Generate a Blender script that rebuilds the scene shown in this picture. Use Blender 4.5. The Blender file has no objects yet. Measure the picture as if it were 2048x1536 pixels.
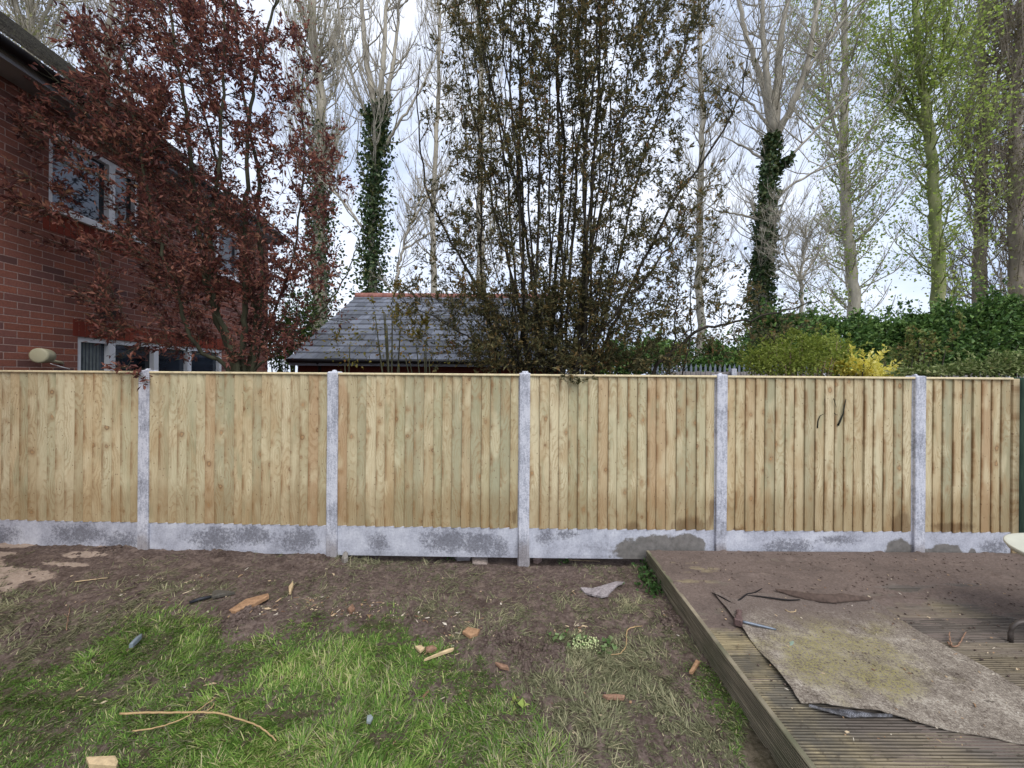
import bpy, math, random
import numpy as np
C = bpy.context.scene
RAD = math.radians
rng = np.random.default_rng(7)
random.seed(7)
# ------------------------------------------------------------------ camera
CAMH = 1.86; F = 770.0; ROLL = 0.0075; HOR = 748.0
cd = bpy.data.cameras.new('camera'); cam = bpy.data.objects.new('camera', cd)
C.collection.objects.link(cam); C.camera = cam
cam.location = (0, 0, CAMH); cam.rotation_euler = (math.pi/2, -ROLL, 0)
cd.sensor_width = 36; cd.lens = 36*F/2048; cd.shift_y = -20/2048
cd.clip_start = .05; cd.clip_end = 3000
C.render.resolution_x = 1024; C.render.resolution_y = 768
# ------------------------------------------------------------------ sky and sun
SUN_EL, SUN_AZ = 52, 160      # azimuth clockwise from +Y: sun high behind the camera, thin overcast
w = bpy.data.worlds.new('World'); C.world = w; w.use_nodes = True
nt = w.node_tree; nt.nodes.clear()
out = nt.nodes.new('ShaderNodeOutputWorld'); bg = nt.nodes.new('ShaderNodeBackground')
sky = nt.nodes.new('ShaderNodeTexSky'); sky.sky_type = 'NISHITA'; sky.sun_disc = False
sky.sun_elevation = RAD(SUN_EL); sky.sun_rotation = RAD(SUN_AZ); sky.air_density = 1.0; sky.dust_density = 2.0
tc = nt.nodes.new('ShaderNodeTexCoord')
mp = nt.nodes.new('ShaderNodeMapping'); mp.inputs['Scale'].default_value = (1, 1, 2.2); mp.inputs['Location'].default_value = (.35, .1, .4)
nz = nt.nodes.new('ShaderNodeTexNoise'); nz.inputs['Scale'].default_value = 2.3; nz.inputs['Detail'].default_value = 6; nz.inputs['Roughness'].default_value = .55
cr = nt.nodes.new('ShaderNodeValToRGB')
cr.color_ramp.elements[0].position = .36; cr.color_ramp.elements[0].color = (4.7, 5.6, 7.6, 1)
cr.color_ramp.elements[1].position = .62; cr.color_ramp.elements[1].color = (8.0, 8.4, 9.4, 1)
mx = nt.nodes.new('ShaderNodeMix'); mx.data_type = 'RGBA'; mx.inputs[0].default_value = .82
nt.links.new(tc.outputs['Generated'], mp.inputs[0]); nt.links.new(mp.outputs[0], nz.inputs['Vector'])
nt.links.new(nz.outputs['Fac'], cr.inputs[0]); nt.links.new(sky.outputs[0], mx.inputs[6]); nt.links.new(cr.outputs[0], mx.inputs[7])
nt.links.new(mx.outputs[2], bg.inputs[0]); bg.inputs[1].default_value = .105
nt.links.new(bg.outputs[0], out.inputs[0])
sl = bpy.data.lights.new('sun', 'SUN'); so = bpy.data.objects.new('sun', sl); C.collection.objects.link(so)
sl.energy = 1.5; sl.angle = RAD(42); sl.color = (1, .97, .92)
so.rotation_euler = (RAD(90-SUN_EL), 0, RAD(180-SUN_AZ))   # lamp shines from azimuth SUN_AZ
so.rotation_euler = (RAD(90-SUN_EL), 0, -RAD(SUN_AZ)+math.pi)
C.view_settings.view_transform = 'Standard'; C.view_settings.look = 'None'; C.view_settings.gamma = 1
C.view_settings.exposure = 0.6
C.cycles.max_bounces = 6; C.cycles.transparent_max_bounces = 8

# ------------------------------------------------------------------ helpers
def P(px, py, d):
    u = px-1024.0; v = HOR-py
    uu = u - v*ROLL; vv = u*ROLL + v
    return np.array([uu/F*d, d, CAMH+vv/F*d])
def GP(px, py, z=0.0):
    u = px-1024.0; v = HOR-py; vv = u*ROLL+v
    return P(px, py, (z-CAMH)*F/vv)
def proj(x, y, z):
    uu = x/y*F; vv = (z-CAMH)/y*F
    return 1024+uu+vv*ROLL, HOR-(vv-uu*ROLL)
def lin(c):
    c = c/255.0
    return c/12.92 if c <= .04045 else ((c+.055)/1.055)**2.4
def S(r, g, b): return (lin(r), lin(g), lin(b), 1)
def sstep(a, b, x):
    t = np.clip((np.asarray(x, float)-a)/(b-a), 0, 1); return t*t*(3-2*t)
_tab = np.random.default_rng(3).random((256, 256))
def vnoise(x, y):
    x = np.asarray(x, float); y = np.asarray(y, float)
    xi = np.floor(x).astype(int); yi = np.floor(y).astype(int)
    fx = x-xi; fy_ = y-yi; fx = fx*fx*(3-2*fx); fy_ = fy_*fy_*(3-2*fy_)
    a = _tab[xi & 255, yi & 255]; b = _tab[(xi+1) & 255, yi & 255]
    c = _tab[xi & 255, (yi+1) & 255]; d = _tab[(xi+1) & 255, (yi+1) & 255]
    return (a*(1-fx)+b*fx)*(1-fy_)+(c*(1-fx)+d*fx)*fy_
def fbm(x, y, o=4):
    s = 0; a = .5; t = 0
    for i in range(o):
        s = s+a*vnoise(x*2**i+17.3*i, y*2**i+5.1*i); t += a; a *= .5
    return s/t
def tag(o, label=None, cat=None, group=None, kind=None):
    if label: o['label'] = label
    if cat: o['category'] = cat
    if group: o['group'] = group
    if kind: o['kind'] = kind
    return o
def thing(name, loc, label, cat, group=None):
    o = bpy.data.objects.new(name, None); C.collection.objects.link(o); o.location = [float(q) for q in loc]
    o.empty_display_size = .1
    return tag(o, label, cat, group)
def link(name, V, faces, m, parent=None, smooth=False, attrs=None, origin=None):
    """faces: list of index arrays (each (M,k)); V in world coordinates"""
    V = np.asarray(V, float)
    if parent is not None:
        org = np.zeros(3); q = parent
        while q is not None: org = org+np.array(q.location); q = q.parent
    else:
        org = np.array(origin if origin is not None else [V[:, 0].mean(), V[:, 1].mean(), V[:, 2].min()], float)
    me = bpy.data.meshes.new(name)
    if not isinstance(faces, (list, tuple)): faces = [faces]
    faces = [np.asarray(f, np.int32) for f in faces if len(f)]
    me.vertices.add(len(V)); me.vertices.foreach_set('co', (V-org).ravel().astype(np.float32))
    tot = np.concatenate([np.full(len(f), f.shape[1], np.int32) for f in faces])
    li = np.concatenate([f.ravel() for f in faces]).astype(np.int32)
    st = np.concatenate([[0], np.cumsum(tot)[:-1]]).astype(np.int32)
    me.loops.add(len(li)); me.loops.foreach_set('vertex_index', li)
    me.polygons.add(len(tot)); me.polygons.foreach_set('loop_start', st); me.polygons.foreach_set('loop_total', tot)
    me.polygons.foreach_set('use_smooth', np.full(len(tot), bool(smooth)))
    for k, a in (attrs or {}).items():
        at = me.attributes.new(k, 'FLOAT', 'POINT'); at.data.foreach_set('value', np.asarray(a, np.float32))
    me.materials.append(m); me.update(calc_edges=True); me.validate()
    o = bpy.data.objects.new(name, me); C.collection.objects.link(o)
    if parent is not None: o.parent = parent
    else: o.location = [float(q) for q in org]
    return o
class MB:
    """mesh collector"""
    def __init__(s): s.V = []; s.Q = []; s.T = []; s.n = 0; s.a = []
    def add(s, V, Q=None, T=None, a=0.0):
        V = np.asarray(V, float)
        s.V.append(V)
        if Q is not None and len(Q): s.Q.append(np.asarray(Q)+s.n)
        if T is not None and len(T): s.T.append(np.asarray(T)+s.n)
        s.a.append(np.full(len(V), a) if np.isscalar(a) else np.asarray(a, float)); s.n += len(V)
    def box(s, x0, x1, y0, y1, z0, z1, a=0.0, bev=0.0, M=None):
        if bev > 0:
            c = np.array([(x0+x1)/2, (y0+y1)/2, (z0+z1)/2]); h = np.array([x1-x0, y1-y0, z1-z0])/2
            V = []; idx = {}
            for sx in (-1, 1):
                for sy in (-1, 1):
                    for sz in (-1, 1):
                        for ax in range(3):
                            p = h-bev; p = p.copy(); p[ax] = h[ax]
                            idx[(sx, sy, sz, ax)] = len(V); V.append(c+p*np.array([sx, sy, sz]))
            Q = []; T = []
            for ax in range(3):
                b, d = [i for i in range(3) if i != ax]
                for sg in (-1, 1):
                    cs = []
                    for sb, sd in ((-1, -1), (1, -1), (1, 1), (-1, 1)):
                        t = [0, 0, 0]; t[ax] = sg; t[b] = sb; t[d] = sd; cs.append(idx[(*t, ax)])
                    Q.append(cs)
            for ax in range(3):
                b, d = [i for i in range(3) if i != ax]
                for sb in (-1, 1):
                    for sd in (-1, 1):
                        t0 = [0, 0, 0]; t1 = [0, 0, 0]; t0[ax] = -1; t1[ax] = 1
                        for t in (t0, t1): t[b] = sb; t[d] = sd
                        Q.append([idx[(*t0, b)], idx[(*t1, b)], idx[(*t1, d)], idx[(*t0, d)]])
            for sx in (-1, 1):
                for sy in (-1, 1):
                    for sz in (-1, 1): T.append([idx[(sx, sy, sz, k)] for k in range(3)])
            V = np.array(V)
        else:
            V = np.array([(x, y, z) for x in (x0, x1) for y in (y0, y1) for z in (z0, z1)])
            Q = [(0, 1, 3, 2), (4, 6, 7, 5), (0, 4, 5, 1), (2, 3, 7, 6), (0, 2, 6, 4), (1, 5, 7, 3)]; T = None
        if M is not None: V = M(V)
        s.add(V, Q, T, a)
    def tube(s, pts, rad, sides=5, a=0.0, cap=True):
        pts = np.asarray(pts, float); n = len(pts)
        rad = np.broadcast_to(np.asarray(rad, float), (n,))
        t = np.gradient(pts, axis=0); t /= (np.linalg.norm(t, axis=1, keepdims=True)+1e-9)
        ref = np.array([.31, .17, .93]) if abs(t[:, 2]).mean() < .7 else np.array([.95, .25, .1])
        u = np.cross(t, ref); u /= (np.linalg.norm(u, axis=1, keepdims=True)+1e-9); v = np.cross(t, u)
        an = np.arange(sides)*2*math.pi/sides
        V = pts[:, None]+rad[:, None, None]*(np.cos(an)[None, :, None]*u[:, None]+np.sin(an)[None, :, None]*v[:, None])
        V = V.reshape(-1, 3)
        i = np.arange(n-1)[:, None]*sides; j = np.arange(sides)[None]; k = (j+1) % sides
        Q = np.stack([i+j, i+k, i+sides+k, i+sides+j], -1).reshape(-1, 4)
        T = []
        if cap:
            for q in range(1, sides-1): T.append((0, q+1, q)); T.append(((n-1)*sides, (n-1)*sides+q, (n-1)*sides+q+1))
        s.add(V, Q, T, a)
    def build(s, name, m, parent=None, smooth=False, origin=None):
        V = np.concatenate(s.V); fs = []
        if s.Q: fs.append(np.concatenate(s.Q))
        if s.T: fs.append(np.concatenate(s.T))
        return link(name, V, fs, m, parent, smooth, {'rnd': np.concatenate(s.a)}, origin)
def rot_box(mb, c, dims, ang, a=0.0, bev=0.0, tilt=0.0, roll=0.0):
    """box of dims centred at c, yaw ang, pitch tilt about its own y"""
    ca, sa = math.cos(ang), math.sin(ang); ct, st = math.cos(tilt), math.sin(tilt); cr_, sr = math.cos(roll), math.sin(roll)
    Rz = np.array([[ca, -sa, 0], [sa, ca, 0], [0, 0, 1]]); Ry = np.array([[ct, 0, st], [0, 1, 0], [-st, 0, ct]]); Rx = np.array([[1, 0, 0], [0, cr_, -sr], [0, sr, cr_]])
    R = Rz@Ry@Rx; h = np.array(dims)/2
    mb.box(-h[0], h[0], -h[1], h[1], -h[2], h[2], a, bev, lambda V: V@R.T+np.array(c))
# ---- materials
class Mat:
    def __init__(s, name, rough=.8, spec=.3):
        s.m = bpy.data.materials.new(name); s.m.use_nodes = True; s.nt = s.m.node_tree
        s.b = s.nt.nodes['Principled BSDF']; s.b.inputs['Roughness'].default_value = rough
        s.b.inputs['Specular IOR Level'].default_value = spec
        s.pos = s.nt.nodes.new('ShaderNodeNewGeometry').outputs['Position']
    def n(s, t, **k):
        x = s.nt.nodes.new('ShaderNode'+t)
        for a, v in k.items(): setattr(x, a, v)
        return x
    def lk(s, a, b):
        if isinstance(a, (int, float)): b.default_value = a
        elif isinstance(a, tuple): b.default_value = a
        else: s.nt.links.new(a, b)
    def attr(s, name): x = s.n('Attribute', attribute_name=name); return x.outputs['Fac']
    def math(s, op, a, b=0.0, clamp=False):
        x = s.n('Math', operation=op, use_clamp=clamp); s.lk(a, x.inputs[0]); s.lk(b, x.inputs[1]); return x.outputs[0]
    def mapping(s, vec, scale=(1, 1, 1), loc=(0, 0, 0), rot=(0, 0, 0)):
        x = s.n('Mapping'); s.lk(vec, x.inputs[0]); x.inputs['Scale'].default_value = scale; x.inputs['Location'].default_value = loc; x.inputs['Rotation'].default_value = rot
        return x.outputs[0]
    def noise(s, scale, detail=4, rough=.55, vec=None, dist=0.0):
        x = s.n('TexNoise'); s.lk(vec if vec is not None else s.pos, x.inputs['Vector'])
        x.inputs['Scale'].default_value = scale; x.inputs['Detail'].default_value = detail; x.inputs['Roughness'].default_value = rough; x.inputs['Distortion'].default_value = dist
        return x.outputs['Fac']
    def ramp(s, fac, stops):
        x = s.n('ValToRGB'); s.lk(fac, x.inputs[0]); e = x.color_ramp.elements
        while len(e) < len(stops): e.new(.5)
        for i, (p, c) in enumerate(stops): e[i].position = p; e[i].color = c if isinstance(c, tuple) else (c, c, c, 1)
        return x.outputs[0]
    def mix(s, fac, a, b, mode='MIX'):
        x = s.n('Mix', data_type='RGBA', blend_type=mode); s.lk(fac, x.inputs[0]); s.lk(a, x.inputs[6]); s.lk(b, x.inputs[7]); return x.outputs[2]
    def sm(s, lo, hi, v):
        x = s.n('MapRange', interpolation_type='SMOOTHSTEP'); s.lk(v, x.inputs[0]); x.inputs[1].default_value = lo; x.inputs[2].default_value = hi
        return x.outputs[0]
    def bump(s, h, strength=.3, dist=.01):
        x = s.n('Bump'); s.lk(h, x.inputs['Height']); x.inputs['Strength'].default_value = strength; x.inputs['Distance'].default_value = dist
        s.lk(x.outputs[0], s.b.inputs['Normal'])
    def col(s, c): s.lk(c, s.b.inputs['Base Color']); return s
    def sep(s, v=None):
        x = s.n('SeparateXYZ'); s.lk(v if v is not None else s.pos, x.inputs[0]); return x.outputs
    def comb(s, x, y, z):
        c = s.n('CombineXYZ'); s.lk(x, c.inputs[0]); s.lk(y, c.inputs[1]); s.lk(z, c.inputs[2]); return c.outputs[0]
def simple(name, c, rough=.7, spec=.3, var=.25, scale=20, metal=0, bump=.15):
    M = Mat(name, rough, spec); n_ = M.noise(scale, 5)
    lo = tuple(q*(1-var) for q in c[:3])+(1,); hi = tuple(min(1, q*(1+var)) for q in c[:3])+(1,)
    M.col(M.ramp(n_, [(.3, lo), (.7, hi)])); M.b.inputs['Metallic'].default_value = metal
    if bump: M.bump(n_, bump, .01)
    return M.m
def leafmat(name, stops, trans=.3, rough=.55, clump=1.4):
    M = Mat(name, rough, .25)
    f = M.math('ADD', M.math('MULTIPLY', M.attr('rnd'), .7), M.math('MULTIPLY', M.noise(clump, 2), .5))
    c = M.ramp(M.math('SUBTRACT', f, .08), stops); M.col(c)
    tr = M.n('BsdfTranslucent'); M.lk(c, tr.inputs[0]); ms = M.n('MixShader'); ms.inputs[0].default_value = trans
    M.lk(M.b.outputs[0], ms.inputs[1]); M.lk(tr.outputs[0], ms.inputs[2])
    M.lk(ms.outputs[0], M.nt.nodes['Material Output'].inputs[0]); return M.m
def barkmat(name, a, b, scale=9):
    M = Mat(name, .9, .15); v = M.mapping(M.pos, (1, 1, .3)); n_ = M.noise(scale, 6, .65, v)
    M.col(M.ramp(n_, [(.32, a), (.68, b)])); M.bump(n_, .5, .02); return M.m

# ------------------------------------------------------------------ fence line
FX = np.array([-6.5, -3.65, -1.757, .127, 2.04, 3.96, 6]); FY = np.array([3.93, 3.845, 3.80, 3.77, 3.76, 3.757, 3.755])
def fy(x): return np.interp(x, FX, FY)
def WX(y): return -5.017-.092*y          # plane of the brick house wall
def base_h(x, y):
    h = np.interp(x, [-5.4, -3.65, -1.757, .1, 1.3, 3], [.11, .09, .035, .0, -.01, -.03])
    near = sstep(3.4, 2.2, y)
    return h*(1-.5*near)-.03*near
MOUNDS = [(*GP(487, 1243)[:2], .16, .05), (*GP(1010, 1285)[:2], .17, .06), (*GP(60, 1272)[:2], .13, .03), (*GP(1110, 1300)[:2], .08, .025), (*GP(1345, 1240)[:2], .12, .03), (*GP(1050, 1315)[:2], .1, .03),
          (*GP(640, 1112)[:2], .25, .03), (*GP(250, 1110)[:2], .22, .03), (*GP(440, 1112)[:2], .2, .02)]
def clod(x, y):
    c = np.zeros_like(x)
    for mx_, my_, r, h in MOUNDS: c = np.maximum(c, np.exp(-((x-mx_)**2+(y-my_)**2)/(r*r)*1.4))
    return c
def gz(x, y):
    x = np.asarray(x, float); y = np.asarray(y, float)
    z = base_h(x, y)+(fbm(x*1.1+9, y*1.1, 3)-.5)*.035+(fbm(x*6, y*6+30, 4)-.5)*.022+(fbm(x*22, y*22+7, 3)-.5)*.008
    for mx_, my_, r, h in MOUNDS: z = z+h*np.exp(-((x-mx_)**2+(y-my_)**2)/(r*r))
    z = z+clod(x, y)*(fbm(x*38+3, y*38, 2)-.5)*.05
    cl = fbm(x*30+60, y*30+11, 2); z = z+np.clip(cl-.62, 0, 1)*.06
    return z-.055*sstep(-.03, .06, y-fy(x))*sstep(-1.9, -1.6, x)
# grass masks in the plane of the ground
def px_of(x, y): return proj(x, y, 0.0*x)
BX = [0, 110, 180, 250, 330, 420, 450, 545, 600, 700, 800, 870, 920, 1000, 1080, 1150, 1250]
BY = [1345, 1330, 1296, 1245, 1232, 1236, 1270, 1270, 1238, 1228, 1238, 1268, 1300, 1340, 1400, 1500, 1700]
def lush(x, y):
    px, py = px_of(x, y); n = (fbm(x*3.3, y*3.3, 3)-.5)*90
    a = sstep(-26, 34, py-np.interp(px, BX, BY)+n*.5-6)
    a = a*(1-.6*sstep(.6, .72, fbm(x*2.2+40, y*2.2, 3)))*(1-.8*sstep(820, 1120, px+n))
    edge = 1297+(py-1106)*.6
    s = sstep(70, 15, edge-px+n*.3)*sstep(1300, 1350, py)*.8
    return np.clip(np.maximum(a, s)*(1-.95*clod(x, y)), 0, 1)
def dull(x, y):
    px, py = px_of(x, y); n = (fbm(x*2.7+70, y*2.7, 3)-.5)
    a = sstep(1225, 1300, py+n*120)*sstep(820, 960, px)*(.35+.65*sstep(.42, .6, fbm(x*2.5+12, y*2.5+3, 3)))
    b = sstep(1190, 1230, py+n*90)*sstep(470, 300, px)*.5*sstep(.4, .6, fbm(x*3+1, y*3, 3)+.1)
    c = 0
    for (cx, cy, rx, ry, k) in ((760, 1128, 85, 16, .8), (1250, 1140, 60, 30, .6), (880, 1222, 60, 22, .8), (690, 1200, 90, 40, .4), (380, 1190, 90, 25, .5), (560, 1195, 60, 18, .3), (1230, 1215, 100, 25, .6), (1120, 1205, 80, 25, .35), (900, 1160, 110, 18, .35), (1030, 1230, 70, 20, .5)):
        c = np.maximum(c, k*np.exp(-((px-cx)/rx)**2-((py-cy)/ry)**2))
    return np.clip(np.maximum(np.maximum(np.maximum(np.maximum(a, b), c), .13*sstep(.42, .6, fbm(x*5, y*5, 3))), .45*lush(x, y)*sstep(.4, .6, fbm(x*3.1+5, y*3.1, 3)))*(1-.9*clod(x, y)), 0, 1)

# ------------------------------------------------------------------ ground
M = Mat('soil', .95, .15)
n1 = M.noise(3, 6, .6); n2 = M.noise(38, 6, .7); n3 = M.noise(150, 3, .6)
c = M.ramp(n2, [(.25, S(54, 44, 40)), (.5, S(98, 84, 77)), (.8, S(142, 127, 118))])
c = M.mix(M.sm(.4, .75, n1), c, M.mix(.6, c, S(62, 50, 42)))
c = M.mix(M.math('MULTIPLY', M.sm(.5, .66, M.noise(9, 6, .7)), .6), c, S(132, 116, 104))
c = M.mix(M.math('MULTIPLY', M.sm(.56, .7, M.noise(6, 6, .75)), .7), c, S(50, 40, 36))
c = M.mix(M.math('MULTIPLY', M.sm(.2, .9, M.attr('green')), .55), c, M.ramp(n2, [(.3, S(48, 52, 28)), (.7, S(86, 84, 56))]))
sand = M.sm(.42, .62, M.math('ADD', M.attr('sand'), M.math('MULTIPLY', M.math('SUBTRACT', M.noise(9, 5, .7), .5), .9)))
c = M.mix(sand, c, M.ramp(n2, [(.2, S(140, 122, 108)), (.8, S(186, 168, 152))]))
M.col(c); M.bump(M.math('ADD', n2, M.math('MULTIPLY', n3, .6)), .8, .012); soil = M.m
gx = np.linspace(-6.6, 1.6, 600); gy = np.linspace(1.0, 4.35, 250)
X, Y = np.meshgrid(gx, gy, indexing='ij'); Z = gz(X, Y)
def gridfaces(n, m):
    i, j = np.meshgrid(np.arange(n-1), np.arange(m-1), indexing='ij'); a = (i*m+j).ravel()
    return np.stack([a, a+m, a+m+1, a+1], -1)
pxg, pyg = px_of(X, Y); sandm = np.zeros_like(X)
for (cx, cy, rx, ry) in ((35, 1172, 85, 16), (0, 1185, 60, 22), (165, 1130, 55, 8), (20, 1112, 60, 7), (205, 1113, 14, 3), (0, 1130, 50, 6), (130, 1150, 55, 5), (-40, 1150, 60, 30)):
    sandm = np.maximum(sandm, np.exp(-((pxg-cx)/rx)**2-((pyg-cy)/ry)**2))
Z = Z - sandm*0.0
g = link('ground', np.stack([X, Y, Z], -1).reshape(-1, 3), gridfaces(600, 250), soil, None, True,
         {'green': np.maximum(lush(X, Y), .6*dull(X, Y)).ravel(), 'sand': sandm.ravel()}, (0, 0, 0)); tag(g, kind='structure')
mb = MB(); V = []; R = [0, 2, 4, 8, 16, 40, 120, 500, 1500]
xs = np.array([-1500, -300, -60, -20, -7, 0, 7, 20, 60, 300, 1500.]); ys = np.array([-1500, -300, -60, -10, 0, 4.3, 10, 20, 60, 300, 1500.])
X2, Y2 = np.meshgrid(xs, ys, indexing='ij'); Z2 = np.full_like(X2, -.13)
M = Mat('garden_soil', .95, .1); M.col(M.ramp(M.noise(1.2, 6), [(.3, S(60, 58, 38)), (.7, S(90, 80, 66))]))
g = link('ground_beyond', np.stack([X2, Y2, Z2], -1).reshape(-1, 3), gridfaces(11, 11), M.m, None, False, None, (0, 0, 0)); tag(g, kind='structure')

# ------------------------------------------------------------------ grass blades
M = Mat('grass_blade', .6, .25)
c = M.ramp(M.attr('rnd'), [(0, S(92, 84, 58)), (.1, S(66, 88, 40)), (.42, S(92, 128, 52)), (.75, S(128, 160, 74)), (.93, S(170, 192, 104)), (1, S(198, 192, 138))])
M.col(c); tr = M.n('BsdfTranslucent'); M.lk(c, tr.inputs[0]); ms = M.n('MixShader'); ms.inputs[0].default_value = .3
M.lk(M.b.outputs[0], ms.inputs[1]); M.lk(tr.outputs[0], ms.inputs[2]); M.lk(ms.outputs[0], M.nt.nodes['Material Output'].inputs[0]); grassm = M.m
M = Mat('dull_blade', .8, .15); M.col(M.ramp(M.attr('rnd'), [(0, S(68, 64, 48)), (.5, S(108, 110, 80)), (.85, S(138, 136, 106)), (1, S(164, 156, 122))])); dullm = M.m
def blades(name, maskf, n, hmin, hmax, flat, mat_, seed, wid=.0022):
    r = np.random.default_rng(seed)
    x = r.uniform(-3.6, 1.33, n*3); y = 1.25+(3.85-1.25)*r.random(n*3)**1.25
    x = x*np.clip(y/2.2, .7, 1.7); ok = (x < 1.31) & (x > -6)
    x = x[ok]; y = y[ok]
    m = maskf(x, y); ok = r.random(len(x)) < m; x = x[ok][:n]; y = y[ok][:n]; m = m[ok][:n]; n = len(x)
    # clumping: pull blades toward tuft centres and share their direction
    tx = np.floor(x*9)+.5; ty = np.floor(y*9)+.5
    h1 = vnoise(tx*3.7, ty*5.1); h2 = vnoise(tx*7.3+9, ty*2.9+4)
    x = x+((tx+h1-.5)/9-x)*.45*r.random(n); y = y+((ty+h2-.5)/9-y)*.45*r.random(n)
    z = gz(x, y)-.003
    tuft = fbm(x*4.2+3, y*4.2+8, 3)
    L = (hmin+(hmax-hmin)*r.random(n)**1.5)*(.55+.9*sstep(.35, .65, tuft))
    az = fbm(x*1.7+4, y*1.7, 3)*12+h1*4+r.normal(0, .9, n)
    el = np.clip(r.normal(flat, .38, n), .03, 1.45)
    dx = np.cos(az)*np.cos(el); dy = np.sin(az)*np.cos(el); dz = np.sin(el)
    droop = r.uniform(.1, .7, n)
    wx = -np.sin(az)*wid*(.6+.9*r.random(n)); wy = np.cos(az)*wid*(.6+.9*r.random(n))
    V = np.zeros((n, 7, 3))
    for k, (t, ww) in enumerate(((0, 1), (.4, .95), (.75, .65))):
        cx = x+dx*L*t; cy = y+dy*L*t; cz = np.maximum(z+dz*L*t-droop*L*t*t*.55, z+.002+.003*t)
        V[:, 2*k] = np.stack([cx-wx*ww, cy-wy*ww, cz], -1); V[:, 2*k+1] = np.stack([cx+wx*ww, cy+wy*ww, cz], -1)
    V[:, 6] = np.stack([x+dx*L, y+dy*L, np.maximum(z+dz*L-droop*L*.6, z+.003)], -1)
    b = np.arange(n)[:, None]*7
    Q = np.concatenate([b+np.array([0, 1, 3, 2]), b+np.array([2, 3, 5, 4])]); T = b+np.array([4, 5, 6])
    rn = np.clip(.5+.28*r.normal(0, 1, n)*.8+(tuft-.5)*.9, 0, 1); rn[r.random(n) < .05] = 1; rn[r.random(n) < .07] = 0
    o = link(name, V.reshape(-1, 3), [Q, T], mat_, None, False, {'rnd': np.repeat(rn, 7)}, (0, 0, 0))
    return o
tag(blades('grass', lush, 185000, .02, .07, .4, grassm, 11, .0018), 'lush green lawn grass in the left foreground', 'grass', kind='stuff')
tag(blades('dull_grass', dull, 105000, .03, .085, .2, dullm, 12, .0019), 'flattened greyish trampled grass on the bare soil', 'grass', kind='stuff')

# ------------------------------------------------------------------ fence materials
M = Mat('fence_timber', .75, .2)
rn = M.attr('rnd'); sx, sy, sz = M.sep()
X0 = M.math('ADD', sx, M.math('MULTIPLY', rn, 61.0)); Z0 = M.math('ADD', sz, M.math('MULTIPLY', rn, 23.0))
fine = M.noise(1, 4, .6, M.comb(M.math('MULTIPLY', X0, 190.0), 0.0, M.math('MULTIPLY', Z0, 5.0)))
wv = M.n('TexWave', wave_type='BANDS', bands_direction='X'); M.lk(M.comb(X0, 0.0, M.math('MULTIPLY', Z0, .16)), wv.inputs['Vector'])
wv.inputs['Scale'].default_value = 17; wv.inputs['Distortion'].default_value = 9; wv.inputs['Detail'].default_value = 2; wv.inputs['Detail Scale'].default_value = 1.1
def vor(kx, kz, sc=1.0, off=0.0):
    vo = M.n('TexVoronoi', feature='F1', voronoi_dimensions='2D'); M.lk(M.comb(M.math('ADD', M.math('MULTIPLY', X0, kx), off), M.math('MULTIPLY', Z0, kz), 0.0), vo.inputs['Vector']); vo.inputs['Scale'].default_value = sc; return vo
nzk = M.math('MULTIPLY', M.math('SUBTRACT', M.noise(34, 3), .5), .22)
v1 = vor(7.0, 1.7); d1 = M.math('ADD', v1.outputs['Distance'], M.math('MULTIPLY', nzk, .8))
rings = M.math('SINE', M.math('MULTIPLY', d1, 46.0))
v2 = vor(8.5, 6.5, 1.0, 4.3); kd = M.math('ADD', v2.outputs['Distance'], nzk); rr_ = M.sep(v2.outputs['Color'])
size = M.math('MULTIPLY', M.sm(.8, 1.0, rr_[0]), .17)
knot = M.sm(.05, -.03, M.math('SUBTRACT', kd, size)); ring = M.math('MULTIPLY', knot, M.sm(-.11, -.03, M.math('SUBTRACT', kd, size)))
halo = M.sm(.3, .0, M.math('SUBTRACT', kd, size)); keep = M.math('GREATER_THAN', rr_[0], .88)
tone = M.ramp(M.math('FRACT', M.math('MULTIPLY', rn, 7.31)), [(0, S(192, 176, 140)), (.18, S(214, 201, 166)), (.38, S(178, 172, 138)), (.55, S(202, 182, 144)), (.74, S(168, 164, 134)), (.94, S(192, 170, 134)), (1, S(182, 154, 120))])
big = M.noise(1, 3, .5, M.comb(M.math('MULTIPLY', X0, 7.0), 0.0, M.math('MULTIPLY', Z0, 2.2)))
c = M.mix(M.math('MULTIPLY', M.sm(.46, .72, big), .55), tone, S(176, 146, 106))
c = M.mix(M.math('MULTIPLY', M.sm(.5, .75, M.noise(1, 3, .5, M.comb(M.math('MULTIPLY', X0, 9.0), 3.0, M.math('MULTIPLY', Z0, 1.7)))), .7), c, S(156, 154, 122))
c = M.mix(M.math('MULTIPLY', M.sm(.5, .72, M.noise(1, 2, .4, M.comb(M.math('MULTIPLY', X0, 8.0), 8.0, M.math('MULTIPLY', Z0, 3.0)))), .6), c, S(216, 204, 168))
c = M.mix(M.math('MULTIPLY', M.sm(.0, 1.0, rings), M.math('MULTIPLY', M.sm(.35, .65, M.noise(1, 2, .5, M.comb(M.math('MULTIPLY', X0, 11.0), 5.0, M.math('MULTIPLY', Z0, 2.6)))), .42)), c, S(148, 116, 76))
c = M.mix(M.math('MULTIPLY', M.sm(.45, .75, fine), .28), c, S(140, 114, 80))
c = M.mix(M.math('MULTIPLY', M.math('MULTIPLY', halo, keep), .4), c, S(156, 122, 84))
c = M.mix(M.math('MULTIPLY', M.math('MULTIPLY', ring, keep), M.math('ADD', .15, M.math('MULTIPLY', rr_[1], .55))), c, S(104, 76, 54))
c = M.mix(M.math('MULTIPLY', M.math('MULTIPLY', M.math('SUBTRACT', knot, ring), keep), .6), c, S(176, 132, 88))
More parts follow.
